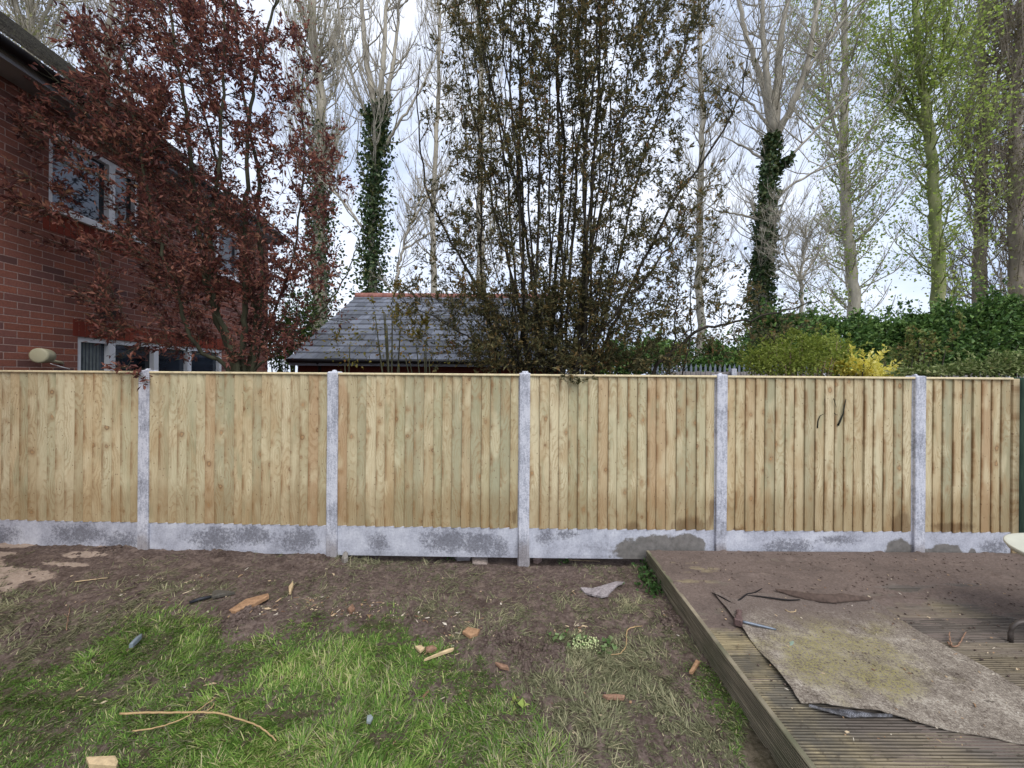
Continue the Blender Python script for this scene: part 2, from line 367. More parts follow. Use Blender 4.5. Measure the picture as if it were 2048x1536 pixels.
v3 = vor(22.0, 15.0, 1.0, 9.0); c = M.mix(M.math('MULTIPLY', M.math('MULTIPLY', M.sm(.13, .07, v3.outputs['Distance']), M.math('GREATER_THAN', M.sep(v3.outputs['Color'])[1], .86)), .6), c, S(100, 72, 50))
stv = M.noise(1, 5, .65, M.comb(M.math('MULTIPLY', X0, 26.0), 6.0, M.math('MULTIPLY', Z0, 1.1)))
c = M.mix(M.math('MULTIPLY', M.sm(.58, .76, stv), .55), c, S(138, 104, 68))
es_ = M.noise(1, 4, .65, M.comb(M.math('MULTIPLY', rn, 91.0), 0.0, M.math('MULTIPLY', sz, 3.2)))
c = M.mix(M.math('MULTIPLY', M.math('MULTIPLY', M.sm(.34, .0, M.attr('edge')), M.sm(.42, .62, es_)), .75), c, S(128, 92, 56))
c = M.mix(M.math('MULTIPLY', M.math('MULTIPLY', M.sm(.8, 1.0, M.attr('edge')), M.sm(.4, .6, M.noise(1, 4, .65, M.comb(M.math('MULTIPLY', rn, 47.0), 4.0, M.math('MULTIPLY', sz, 4.0))))), .5), c, S(112, 84, 56))  # right edge darkened: occlusion by the adjoining board painted into the colour
sg_ = M.sm(.6, .78, M.noise(1, 5, .7, M.comb(M.math('MULTIPLY', X0, 24.0), 2.0, M.math('MULTIPLY', Z0, 9.0)))); c = M.mix(M.math('MULTIPLY', sg_, .5), c, S(126, 100, 72))
wet = M.math('MULTIPLY', M.sm(.62, .36, M.math('SUBTRACT', sz, M.math('MULTIPLY', M.noise(1, 4, .6, M.comb(M.math('MULTIPLY', X0, 14.0), 1.0, M.math('MULTIPLY', sz, 3.0))), .42))), .4)
c = M.mix(wet, c, S(128, 98, 58))
dk = M.sm(.42, .8, M.math('ADD', M.attr('damp'), M.math('MULTIPLY', M.math('SUBTRACT', M.noise(1, 5, .6, M.comb(M.math('MULTIPLY', sx, 30.0), 1.0, M.math('MULTIPLY', sz, 7.0))), .5), .9)))
c = M.mix(M.math('MULTIPLY', dk, .6), c, S(98, 72, 46))
c = M.mix(M.math('MULTIPLY', M.sm(.64, .8, M.noise(260, 2)), .25), c, S(120, 100, 72))
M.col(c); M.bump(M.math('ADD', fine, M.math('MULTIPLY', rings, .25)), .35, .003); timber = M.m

def concrete(name, dark, light, use):
    M = Mat(name, .9, .15)
    a = M.noise(60, 6, .75); b = M.noise(5, 5, .6); d = M.noise(240, 3, .7)
    m1 = M.math('ADD', M.math('MULTIPLY', a, .6), M.math('MULTIPLY', b, .5))
    if use == 'board':
        st = M.math('ADD', M.attr('rnd'), M.math('MULTIPLY', M.math('SUBTRACT', M.noise(6, 6, .7), .5), 1.5))
        st = M.sm(.3, 1.0, M.math('ADD', st, M.math('MULTIPLY', M.math('SUBTRACT', M.noise(38, 5, .8), .5), 2.4)))
        c = M.ramp(M.math('ADD', M.math('MULTIPLY', a, .5), M.math('MULTIPLY', b, .6)), [(.38, S(140, 141, 148)), (.52, S(176, 178, 188)), (.68, S(204, 206, 213))])
        c = M.mix(M.math('MULTIPLY', M.sm(.55, .7, M.noise(1, 5, .7, M.comb(M.math('MULTIPLY', M.sep()[0], 40.0), 0.0, M.math('MULTIPLY', M.sep()[2], 6.0)))), .35), c, S(140, 142, 154))
        c = M.mix(M.math('MULTIPLY', st, .9), c, M.ramp(a, [(.3, S(88, 88, 92)), (.7, S(136, 137, 146))]))
        wt = M.sm(.44, .6, M.math('ADD', M.attr('damp'), M.math('MULTIPLY', M.math('SUBTRACT', M.noise(12, 5, .6), .5), .8)))
        c = M.mix(M.math('MULTIPLY', wt, .9), c, M.ramp(M.noise(20, 4), [(.3, S(92, 88, 80)), (.7, S(120, 114, 106))]))
    else:
        stk_ = M.noise(1, 5, .7, M.comb(M.math('MULTIPLY', M.sep()[0], 50.0), 0.0, M.math('MULTIPLY', M.sep()[2], 7.0)))
        c = M.ramp(M.math('ADD', M.math('MULTIPLY', M.noise(60, 6, .8), .5), M.math('ADD', M.math('MULTIPLY', b, .35), M.math('MULTIPLY', stk_, .3))), [(.44, dark), (.54, S(168, 170, 180)), (.62, light)])
        sz_ = M.sep()[2]; dirt = M.sm(.22, .02, M.math('SUBTRACT', sz_, M.math('MULTIPLY', M.noise(14, 4), .2)))
        c = M.mix(M.math('MULTIPLY', dirt, .6), c, S(112, 100, 92))
    c = M.mix(M.math('MULTIPLY', M.sm(.62, .74, d), .45), c, S(96, 94, 96))
    M.col(c); M.bump(M.math('ADD', a, d), .35, .003); return M.m
cpost = concrete('post_concrete', S(126, 126, 130), S(206, 207, 214), 'post')
cboard = concrete('board_concrete', None, None, 'board')

# ------------------------------------------------------------------ fence: posts, panels, gravel boards
posts = FX[1:6]
plabel = ['light grey concrete fence post nearest the brick house', 'concrete fence post in front of the slate garage roof left end', 'concrete fence post in the middle reaching lowest into bare soil',
          'concrete fence post standing at the back of the deck near its corner', 'concrete fence post with dark stained foot beside the green boards end of the deck']
fence = thing('garden_fence', (.13, 3.8, 0), 'new timber panel fence with concrete posts and gravel boards across the whole garden', 'fence')
for i, x in enumerate(posts):
    yf = float(fy(x))-.035; zb = float(base_h(x, 3.7))-.25
    if x > 1.5: zb = 0
    mb = MB(); w_ = .052; ztop = 1.872
    prof = [(-w_+.006, 0), (w_-.006, 0), (w_, .006), (w_, .028), (w_+.008, .034), (w_+.008, .105), (-w_-.008, .105), (-w_-.008, .034), (-w_, .028), (-w_, .006)]
    zs = [zb, .3, .7, 1.1, 1.5, ztop-.012, ztop]; V = []
    for k, z in enumerate(zs):
        s_ = 1 if k < len(zs)-1 else .82
        for (a, b) in prof: V.append((x+a*s_+.0012*math.sin(z*5+i), yf+(.05+(b-.05)*s_), z))
    n = len(prof); Q = [(k*n+j, k*n+(j+1) % n, (k+1)*n+(j+1) % n, (k+1)*n+j) for k in range(len(zs)-1) for j in range(n)]
    mb.add(V, Q, [(6*n, 6*n+j, 6*n+j+1) for j in range(1, n-1)], i*.17); t = mb.build('fence_post', cpost, fence); t['label'] = plabel[i]
    mb = MB(); r = random.Random(i)   # worn mortar nib on top
    for k in range(3): mb.tube([(x+r.uniform(-.02, .02), yf+.05, ztop-.006), (x+r.uniform(-.02, .02), yf+.05, ztop+.004), (x, yf+.05, ztop+.008+.003*k)], [.022, .018, .008], 7)
    mb.build('mortar_nib', cpost, t, True)
DAMPW = [(1.45, .13, .46, .17), (1.7, .2, .2, .12), (3.78, .14, .14, .15), (4.22, .12, .2, .12), (4.5, .1, .05, .1)]
STAIN = [(-1.30, .20, .1, .09), (-.62, .22, .27, .12), (-.3, .2, .2, .13), (.0+-.12, .15, .12, .11), (-2.95, .2, .25, .12), (-2.6, .24, .3, .1), (-2.1, .2, .2, .13), (-4.35, .22, .28, .12), (-3.9, .16, .2, .1), (.33, .26, .1, .08), (.55, .3, .12, .05), (2.7, .2, .22, .08), (3.2, .27, .2, .05), (-5.2, .2, .25, .12), (4.7, .2, .15, .1)]
def blob(x, z, L, pw=1.0):
    a = np.zeros_like(x)
    for (cx, cz, rx, rz) in L: a = np.maximum(a, np.clip(1-(((x-cx)/rx)**2+((z-cz)/rz)**2)*.5, 0, 1))
    return a
edges = [-5.335]+list(posts)+[4.86]
glab = ['weathered grey gravel board meeting the brick house at far left', 'mottled concrete gravel board, second from the left above bare soil', 'concrete gravel board with two large dark oval stains and a gap below',
        'concrete gravel board with brown wet stain running behind the deck corner', 'pale clean concrete gravel board behind the deck', 'short concrete gravel board with splashed wet stain at the right end']
plab = ['timber fence panel at far left under the brick house windows', 'timber fence panel under the purple leaved tree trunks', 'timber fence panel under the slate garage roof with one orange board at its left',
        'timber fence panel under the many stemmed olive tree', 'timber fence panel with two dark curved knot splits', 'narrow timber fence panel at the right end of the fence']
DAMPF = [(1.75, .38, .2, .12), (1.2, .36, .1, .07), (3.8, .38, .12, .2), (4.3, .4, .25, .06), (4.7, .46, .04, .05), (.03, .46, .04, .1), (1.97, .55, .04, .2), (2.2, .36, .06, .04), (3.0, .37, .1, .03)]
bseed = random.Random(5)
for i in range(6):
    xa = edges[i]+(.05 if i > 0 else 0); xb = edges[i+1]-(.05 if i < 5 else 0)
    # gravel board
    gxs = np.arange(xa-.008, xb+.008, .02); gxs[-1] = xb+.008; zt = .357+(0.0 if i else -.0); zb = .062
    gzs = np.array([zb, .1, .14, .18, .22, .26, .3, .33, zt-.004, zt]); off = np.array([.004]+[0]*8+[.008])
    A, B = np.meshgrid(gxs, gzs, indexing='ij'); O = np.broadcast_to(off, A.shape)
    V1 = np.stack([A, fy(A)-.006+O, B], -1).reshape(-1, 3); n_, m_ = A.shape
    V2 = np.stack([A, fy(A)+.045, B], -1).reshape(-1, 3)
    V = np.concatenate([V1, V2]); q1 = gridfaces(n_, m_); q2 = q1[:, ::-1]+n_*m_
    top = np.array([(k*m_+m_-1, (k+1)*m_+m_-1, (k+1)*m_+m_-1+n_*m_, k*m_+m_-1+n_*m_) for k in range(n_-1)]); bot = np.array([(k*m_, k*m_+n_*m_, (k+1)*m_+n_*m_, (k+1)*m_) for k in range(n_-1)])
    e1 = np.array([(k, k+1, k+1+n_*m_, k+n_*m_) for k in range(m_-1)]); e2 = e1+(n_-1)*m_
    t = link('gravel_board', V, [np.concatenate([q1, q2, top, bot, e1, e2])], cboard, fence, False, {'rnd': np.tile(blob(A, B, STAIN).ravel(), 2), 'damp': np.tile(blob(A, B, DAMPW).ravel(), 2)}); t['label'] = glab[i]
    # panel
    mb = MB(); dmp = []; edg = []
    nb = max(3, int(round((xb-xa)/.0955))); pw_ = (xb-xa)/nb; lean = bseed.uniform(-.003, .003)
    for k in range(nb):
        a = bseed.random(); x0 = xa+k*pw_+bseed.uniform(-.006, .006); x1 = xa+(k+1)*pw_+.014
        if i == 2 and k == 0: a = .1366       # orange board
        if i == 0: a = a*.02+bseed.choice([.1, .35, .55, .2, .5])/7.31+int(bseed.random()*7)/7.31
        th = .019+bseed.uniform(-.004, .004); yb = bseed.uniform(-.0015, .0015); z0 = .352+bseed.uniform(-.004, .003); z1 = 1.842; t0 = bseed.uniform(-.002, .002)
        zz = np.array([z0, z0+.06, .5, .6, .75, .9, 1.1, 1.4, 1.6, z1]); V = []
        wob = bseed.uniform(0, 6); wa = bseed.uniform(0, .0022)
        for z in zz:
            wv_ = wa*math.sin(z*2.6+wob)+lean*(z-1)
            y0 = float(fy(x0))
            for (xx, oo) in ((x0, 0.004), (x0, -th), (x0+.003, -th-.0012), ((x0+x1)/2, -th*.62), (x1, -.0035), (x1, .004)):
                V.append((xx+wv_, y0+.004+yb+oo+t0*math.sin(z*3+wob), z))
        V = np.array(V); n = 6; Q = [(p*n+j, p*n+(j+1) % n, (p+1)*n+(j+1) % n, (p+1)*n+j) for p in range(len(zz)-1) for j in range(n)]
        T = [(0, j+1, j) for j in range(1, n-1)]+[((len(zz)-1)*n, (len(zz)-1)*n+j, (len(zz)-1)*n+j+1) for j in range(1, n-1)]
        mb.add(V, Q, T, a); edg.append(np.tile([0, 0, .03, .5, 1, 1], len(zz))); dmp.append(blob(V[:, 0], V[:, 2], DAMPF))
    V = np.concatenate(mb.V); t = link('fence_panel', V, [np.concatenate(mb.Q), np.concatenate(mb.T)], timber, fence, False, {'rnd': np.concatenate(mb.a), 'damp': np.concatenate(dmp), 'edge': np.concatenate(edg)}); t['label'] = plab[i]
    if i == 4: pz = t
    mb = MB(); ns = 6
    for k in range(ns):
        a0 = xa+(xb-xa)*k/ns; a1 = xa+(xb-xa)*(k+1)/ns
        V = [(x_, float(fy(x_))+o_, z_) for x_ in (a0, a1) for (o_, z_) in ((-.028, 1.843), (-.028, 1.855), (-.022, 1.861), (.03, 1.861), (.03, 1.843))]
        mb.add(V, [(j, (j+1) % 5, 5+(j+1) % 5, 5+j) for j in range(5)], None, .02+i*.1)
    mb.build('capping', simple('capping_timber', S(214, 198, 160), .8, .2, .15, 30), t)
    for z in (.55, 1.1, 1.7): mb = MB(); mb.box(xa-.005, xb+.005, float(fy((xa+xb)/2))+.022, float(fy((xa+xb)/2))+.06, z, z+.06, .3, .003); mb.build('back_rail', timber, t)
# curved knot splits in the fifth panel (real splinters standing proud)
splitm = simple('split_dark', S(44, 46, 40), .8, .2, .3, 60)
mb = MB()
for path, r in (([(1635, 856), (1636, 842), (1640, 832), (1645, 829), (1649, 827)], .0048), ([(1676, 851), (1680, 843), (1686, 828), (1689, 812), (1692, 798)], .008), ([(1667, 797), (1670, 806), (1673, 815)], .0035), ([(1650, 797), (1647, 810)], .002), ([(1668, 826), (1672, 829), (1676, 830)], .003)):
    mb.tube([P(a, b, 3.737) for a, b in path], np.linspace(r*1.2, r*.35, len(path)), 6)
mb.build('knot_split', splitm, pz, True)
# timber end post and green board at the right
t = thing('timber_post', (4.875, 3.77, .1), 'narrow sawn timber post ending the fence beside the green boards', 'fence post')
mb = MB(); mb.box(4.868, 4.93, 3.735, 3.80, .08, 1.85, .56, .003); mb.build('post_body', timber, t)
M = Mat('green_paint', .7, .3); n_ = M.noise(1, 5, .6, M.mapping(M.pos, (40, 40, 3))); M.col(M.ramp(n_, [(.3, S(60, 84, 74)), (.7, S(104, 132, 114))])); M.bump(n_, .3, .004)
t = thing('green_shed', (5.4, 4.3, 0), 'edge of dark green painted wooden shed at the far right', 'shed')
mb = MB()
mb.box(4.955, 6.4, 3.66, 4.9, -.1, 1.84, .1, .004)
for k in range(11): mb.box(4.947+k*.13, 4.947+k*.13+.118, 3.645, 3.659, -.08, 1.862, k*.09, .003)
for k in range(4): mb.box(4.941, 4.954, 3.665+k*.16, 3.665+k*.16+.14, -.08, 1.862, k*.09, .003)
mb.build('wall', M.m, t)
mb = MB(); mb.box(4.96, 6.44, 3.665, 4.96, 1.842, 1.857, 0, .003); mb.build('roof', simple('shed_felt', S(50, 50, 48)), t)

# ------------------------------------------------------------------ deck
DZ = .16; DX0 = 1.335; DY1 = 3.735
M = Mat('deck_timber', .85, .2); sx, sy, sz = M.sep(); rn = M.attr('rnd')
gr = M.noise(1, 5, .6, M.comb(M.math('MULTIPLY', sx, 5.0), M.math('MULTIPLY', sy, 160.0), rn))
pt = M.noise(2.6, 5, .6)
c = M.ramp(gr, [(.3, S(108, 98, 76)), (.55, S(158, 144, 112)), (.8, S(194, 178, 138))])
c = M.mix(M.sm(.4, .6, pt), c, M.ramp(gr, [(.3, S(76, 74, 66)), (.7, S(126, 118, 104))]))
c = M.mix(M.attr('old'), c, M.ramp(gr, [(.25, S(78, 72, 66)), (.7, S(124, 114, 106))]))
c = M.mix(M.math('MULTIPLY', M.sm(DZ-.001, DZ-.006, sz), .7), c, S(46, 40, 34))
c = M.mix(M.math('MULTIPLY', M.sm(.58, .7, M.noise(30, 4, .6)), .5), c, S(58, 50, 42))
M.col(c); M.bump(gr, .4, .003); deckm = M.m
deck = thing('deck', (3.4, 2.4, -.03), 'low grooved timber deck covered in mud at the right', 'decking')
mb = MB(); old = []
yb = DY1-.01; k = 0
while yb > .7:
    y0 = yb-.1205; prof = [(yb-.0005, DZ-.028), (yb-.0005, DZ-.004), (yb-.0035, DZ)]; ng = 7; pitch = .112/ng; yy = yb-.006
    for j in range(ng):
        prof += [(yy-pitch*.05, DZ), (yy-pitch*.3, DZ-.008), (yy-pitch*.62, DZ-.008), (yy-pitch*.8, DZ)]; yy -= pitch
    prof += [(y0+.003, DZ), (y0, DZ-.004), (y0, DZ-.028)]
    xs_ = np.arange(DX0, 6.2, .12); V = []
    for x in xs_: V += [(x, a, b+.0015*math.sin(k*2.1)) for a, b in prof]
    n = len(prof); Q = [(p*n+j, p*n+j+1, (p+1)*n+j+1, (p+1)*n+j) for p in range(len(xs_)-1) for j in range(n-1)]
    V = np.array(V); mb.add(V, Q, None, random.random())
    px, py = proj(V[:, 0], V[:, 1], V[:, 2])
    edge = np.interp(py, [1240, 1413, 1445, 1497, 1536], [1475, 1640, 1655, 1705, 1740])
    old.append(sstep(-.02, .06, (px-edge)/300)*(.75+.25*math.sin(k*5)))
    yb -= .1255; k += 1
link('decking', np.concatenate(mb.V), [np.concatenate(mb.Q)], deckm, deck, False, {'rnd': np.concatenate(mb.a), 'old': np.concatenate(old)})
mb = MB()   # solid near-black block for joists and void, the shade put into its colour
mb.box(DX0+.02, 6.2, .8, DY1-.03, -.1, DZ-.03, 0); mb.build('underside', simple('deck_void', S(20, 18, 16)), deck)
M = Mat('riser_timber', .85, .2); sx, sy, sz = M.sep()
gr = M.noise(1, 5, .6, M.comb(sx, M.math('MULTIPLY', sy, 4.0), M.math('MULTIPLY', sz, 150.0)))
c = M.ramp(gr, [(.3, S(94, 88, 74)), (.55, S(140, 130, 110)), (.8, S(180, 166, 140))])
c = M.mix(M.sm(.45, .65, M.noise(3, 4)), c, M.mix(.5, c, S(86, 92, 66)))
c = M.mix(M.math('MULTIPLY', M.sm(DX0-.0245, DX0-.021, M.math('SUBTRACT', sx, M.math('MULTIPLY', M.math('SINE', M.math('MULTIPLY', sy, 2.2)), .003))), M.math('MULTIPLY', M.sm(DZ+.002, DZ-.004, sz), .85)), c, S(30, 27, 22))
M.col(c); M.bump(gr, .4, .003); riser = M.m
# side board with horizontal grooves, two boards high
mb = MB(); ys_ = np.arange(.7, DY1-.01, .15); ys_ = np.append(ys_, DY1-.012)
prof = []
for (zt, hgt, ng) in ((DZ+.004, .125, 8), (DZ-.124, .1, 6)):
    prof += [(DX0, zt-.0), (DX0-.024, zt), (DX0-.028, zt-.004)]; zz = zt-.008; p_ = (hgt-.014)/ng
    for j in range(ng): prof += [(DX0-.028, zz-p_*.15), (DX0-.018, zz-p_*.35), (DX0-.018, zz-p_*.65), (DX0-.028, zz-p_*.85)]; zz -= p_
    prof += [(DX0-.024, zt-hgt), (DX0, zt-hgt)]
V = []
for q, y in enumerate(ys_): V += [(a+.003*math.sin(y*2.2), y, b) for a, b in prof]
n = len(prof); Q = [(p*n+j, (p+1)*n+j, (p+1)*n+j+1, p*n+j+1) for p in range(len(ys_)-1) for j in range(n-1)]
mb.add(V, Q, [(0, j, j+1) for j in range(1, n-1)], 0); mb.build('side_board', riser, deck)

# mud layer on the deck
M = Mat('deck_mud', .95, .12); n1 = M.noise(4, 5, .6); n2 = M.noise(60, 6, .7)
sx, sy, sz = M.sep(); stk = M.noise(1, 5, .65, M.comb(M.math('MULTIPLY', sx, 4.0), M.math('MULTIPLY', sy, 26.0), 0.0))
c = M.ramp(n2, [(.25, S(84, 73, 67)), (.55, S(116, 102, 94)), (.85, S(140, 126, 116))])
c = M.mix(M.sm(.4, .7, n1), c, M.mix(.5, c, S(88, 78, 72)))
c = M.mix(M.math('MULTIPLY', M.sm(.62, .74, stk), .5), c, S(150, 134, 116))
M.col(c); M.bump(M.math('ADD', n2, M.math('MULTIPLY', stk, .8)), .7, .006); mudm = M.m
A, B = np.meshgrid(np.arange(DX0-.01, 6.1, .02), np.arange(1.2, DY1-.005, .0125), indexing='ij')
cov = sstep(2.35, 3.15, B+(fbm(A*1.2, B*1.2+3, 3)-.5)*1.0)                 # far part is buried
cov2 = cov*.72-.06+(fbm(A*2.2, B*13+5, 4)-.5)*.75+(fbm(A*9, B*24+5, 3)-.5)*.3
patch = np.zeros_like(A)
for (px_, py_, rx, ry) in ((1400, 1135, 50, 10), (1395, 1145, 60, 5), (1800, 1175, 45, 7), (1760, 1188, 40, 4), (1930, 1170, 30, 3), (1390, 1163, 40, 4)):
    q = GP(px_, py_, DZ); q2 = GP(px_+rx, py_, DZ); q3 = GP(px_, py_-ry, DZ)
    patch = np.maximum(patch, np.exp(-((A-q[0])/(q2[0]-q[0]))**2-((B-q[1])/(q3[1]-q[1]))**2))
hgt = DZ-.0045+np.clip(cov2-patch*.5, 0, .8)*.012+(fbm(A*30, B*30, 2)-.5)*.002*cov+np.clip(fbm(A*14+5, B*14, 2)-.66, 0, 1)*.07*cov
hgt = np.where(cov2-patch*.5 < .02, DZ-.012, hgt)
o = link('mud', np.stack([A, B, hgt], -1).reshape(-1, 3), gridfaces(*A.shape), mudm, None, True, None, (0, 0, 0)); tag(o, 'dried brown mud spread over the deck', 'mud', kind='stuff')

# weed membrane / old mat on the deck
M = Mat('mat_membrane', .95, .1); n1 = M.noise(5, 4, .6); n2 = M.noise(90, 5, .75); n4 = M.noise(330, 2, .6)
g1 = M.ramp(M.math('ADD', M.math('MULTIPLY', n2, .6), M.math('MULTIPLY', M.noise(9, 5, .7), .4)), [(.38, S(86, 76, 68)), (.5, S(142, 131, 118)), (.6, S(196, 186, 170))])
g1 = M.mix(M.math('MULTIPLY', M.sm(.5, .64, M.noise(260, 2, .6)), .5), g1, S(176, 166, 150))
moss = M.math('MULTIPLY', M.sm(.46, .66, M.math('ADD', M.math('MULTIPLY', M.attr('rnd'), .35), M.math('MULTIPLY', n1, .7))), M.sm(.42, .6, n2))
c = M.mix(moss, g1, M.ramp(n4, [(.35, S(104, 98, 62)), (.6, S(188, 178, 118))]))
c = M.mix(M.math('MULTIPLY', M.sm(.5, .62, n4), .45), c, S(78, 66, 58))
far = M.sm(2.45, 2.85, M.math('ADD', M.sep()[1], M.math('MULTIPLY', M.math('SUBTRACT', M.noise(7, 5, .65), .5), .6)))
c = M.mix(M.math('MULTIPLY', far, .9), c, M.ramp(n2, [(.25, S(88, 77, 71)), (.8, S(138, 124, 115))]))
c = M.mix(M.math('MULTIPLY', M.sm(.66, .7, M.noise(34, 3, .5)), .7), c, S(60, 50, 44))
M.col(c); M.bump(M.math('ADD', n2, n4), .8, .006); matm = M.m
L = [(1424, 1186), (1448, 1215), (1475, 1250), (1530, 1318), (1581, 1380), (1602, 1413)]
B1 = [(1602, 1413), (1640, 1417), (1700, 1424), (1765, 1430), (1830, 1448), (1900, 1463), (1980, 1478), (2060, 1494), (2300, 1540)]
T1 = [(1424, 1186), (1468, 1206), (1500, 1192), (1560, 1186), (1650, 1200), (1745, 1200), (1800, 1240), (1838, 1265), (2005, 1359), (2300, 1520)]
def rs(pl, n):
    w_ = np.array([GP(a, b, DZ)[:2] for a, b in pl]); d_ = np.concatenate([[0], np.cumsum(np.linalg.norm(np.diff(w_, axis=0), axis=1))]); t = np.linspace(0, d_[-1], n)
    return np.stack([np.interp(t, d_, w_[:, 0]), np.interp(t, d_, w_[:, 1])], -1)
n_, m_ = 90, 60; TT = rs(T1[:], n_); BB = rs(B1, n_); LL = rs(L, m_)
V = np.zeros((n_, m_, 3))
for j in range(m_):
    t = j/(m_-1); V[:, j, :2] = TT*(1-t)+BB*t
    off = LL[j]-V[0, j, :2]; V[:, j, :2] += off*np.exp(-np.arange(n_)/12.)[:, None]
A, B = V[..., 0], V[..., 1]
e = np.minimum(np.arange(m_), np.arange(m_)[::-1])[None]/6.; e2 = np.arange(n_)[:, None]/5.; ed = np.clip(np.minimum(e, e2), 0, 1)
lift = (fbm(A*5, B*5, 3)-.42)*.03*(1-ed)+(fbm(A*2.4, B*2.4+9, 3)-.4)*.03+(fbm(A*12, B*7, 3)-.5)*.014+(fbm(A*34, B*34, 2)-.5)*.006
V[..., 2] = DZ+.006+np.clip(lift, 0, .03)
pxm, pym = proj(A, B, V[..., 2]); mossa = np.exp(-((pxm-1660)/170)**2-((pym-1300)/75)**2)+.5*np.exp(-((pxm-1780)/120)**2-((pym-1370)/50)**2)
Vb = V.copy(); Vb[..., 2] -= .004
q = gridfaces(n_, m_); N_ = n_*m_
bord = [i*m_ for i in range(n_)]+[(n_-1)*m_+j for j in range(1, m_)]+[i*m_+m_-1 for i in range(n_-2, -1, -1)]+[j for j in range(m_-2, 0, -1)]
sd = np.array([(bord[i], bord[(i+1) % len(bord)], bord[(i+1) % len(bord)]+N_, bord[i]+N_) for i in range(len(bord))])
o = link('floor_mat', np.concatenate([V.reshape(-1, 3), Vb.reshape(-1, 3)]), [np.concatenate([q, q[:, ::-1]+N_, sd])], matm, None, False, {'rnd': np.tile(mossa.ravel(), 2)}); tag(o, 'large mossy muddy sheet of old matting lying on the deck', 'mat')
# folded corner of black woven membrane
M = Mat('black_woven', .5, .5); ch = M.n('TexChecker'); M.lk(M.mapping(M.pos, (1, 1, 1), rot=(0, 0, .4)), ch.inputs['Vector']); ch.inputs['Scale'].default_value = 260
M.col(M.mix(M.math('MULTIPLY', ch.outputs['Fac'], M.sm(.4, .6, M.noise(40, 3))), S(38, 36, 38), S(120, 120, 126))); blackw = M.m
top = [(1618, 1413), (1650, 1417), (1700, 1419), (1745, 1426), (1785, 1434)]; bot = [(1618, 1416), (1660, 1430), (1700, 1438), (1740, 1439), (1785, 1437)]
V = []
for a, b in zip(top, bot):
    p, q = GP(*a, DZ+.012), GP(*b, DZ+.006)
    for t in np.linspace(0, 1, 5): r_ = p*(1-t)+q*t; r_[2] = DZ+.012+.014*math.sin(t*math.pi*.85)+.003*math.sin(a[0]*.07+t*5); V.append(r_)
V = np.array(V); Vb = V-np.array([0, 0, .003]); q = gridfaces(5, 5)
o = link('folded_membrane', np.concatenate([V, Vb]), [np.concatenate([q, q[:, ::-1]+25])], blackw, None, True); tag(o, 'black woven membrane flap curling out from under the mat edge', 'membrane')
dark = simple('membrane_dark', S(24, 20, 20), .7, .3, .3, 60)
def ribbon(name, paths, m, label, cat, z=DZ, r=.006):
    mb = MB()
    for pl, rr in paths:
        pts = np.array([GP(a, b, z+.02) for a, b in pl]); k = np.linspace(0, len(pts)-1, len(pts)*4)
        pts = np.stack([np.interp(k, np.arange(len(pts)), pts[:, i]) for i in range(3)], -1); pts[:, 2] += .004*np.sin(k*2.3)
        mb.tube(pts, rr*(.5+.5*np.sin(np.linspace(.15, 3, len(pts)))), 6)
    return tag(mb.build(name, m, None, True), label, cat)
ribbon('torn_membrane', [([(1424, 1186), (1445, 1196), (1466, 1206), (1482, 1198), (1495, 1188), (1510, 1184), (1524, 1178)], .006), ([(1492, 1191), (1530, 1195), (1575, 1199), (1600, 1200)], .006)], dark, 'thin torn black membrane strip on the deck near the hammer', 'membrane')
V = []; tp = [(1550, 1180), (1575, 1185), (1610, 1192), (1640, 1196), (1668, 1195), (1680, 1191), (1710, 1196), (1745, 1199)]; bt = [(1552, 1183), (1580, 1192), (1612, 1200), (1640, 1205), (1668, 1207), (1690, 1205), (1715, 1203), (1745, 1200)]
for i, (a, b) in enumerate(zip(tp, bt)):
    p, q = GP(*a, DZ+.014), GP(*b, DZ+.012)
    for t in np.linspace(0, 1, 5): r_ = p*(1-t)+q*t; r_[2] = DZ+.022+.04*math.sin(t*math.pi)*math.sin((i+.5)/8*math.pi); V.append(r_)
V = np.array(V); q = gridfaces(8, 5)
o = link('membrane_strip', np.concatenate([V, V-np.array([0, 0, .006])]), [np.concatenate([q, q[:, ::-1]+40])], simple('strip_brown', S(84, 70, 62), .8, .2, .3, 40), None, True); tag(o, 'curled muddy brown strip of membrane across the deck', 'membrane')

# ------------------------------------------------------------------ hammer on the mat
steel = simple('tool_steel', S(130, 138, 148), .6, .5, .15, 60, .9)
rust = simple('rusty_steel', S(104, 84, 80), .7, .4, .35, 90, .3)
ha = GP(1484, 1243, DZ+.04); hb = GP(1552, 1259, DZ+.02)
t = thing('hammer', (ha[0], ha[1], DZ), 'rusty headed hammer with bare steel shaft lying on the mat', 'hammer')
mb = MB(); mb.tube([ha+(hb-ha)*k for k in (0, .15, .5, .9, 1)], [.0085, .009, .0085, .007, .004], 10); mb.build('shaft', steel, t, True)
mb = MB(); c0 = ha+np.array([-.012, .015, .0]); rot_box(mb, c0, (.055, .042, .042), 1.05, 0, .006); rot_box(mb, c0+np.array([.035, .06, 0]), (.08, .03, .03), 1.0, 0, .008, 0, .3)
rot_box(mb, c0+np.array([.062, .10, .002]), (.05, .034, .012), .9, 0, .004, .35); rot_box(mb, c0+np.array([-.02, -.025, 0]), (.02, .05, .05), 1.05, 0, .006)
mb.build('head', rust, t)

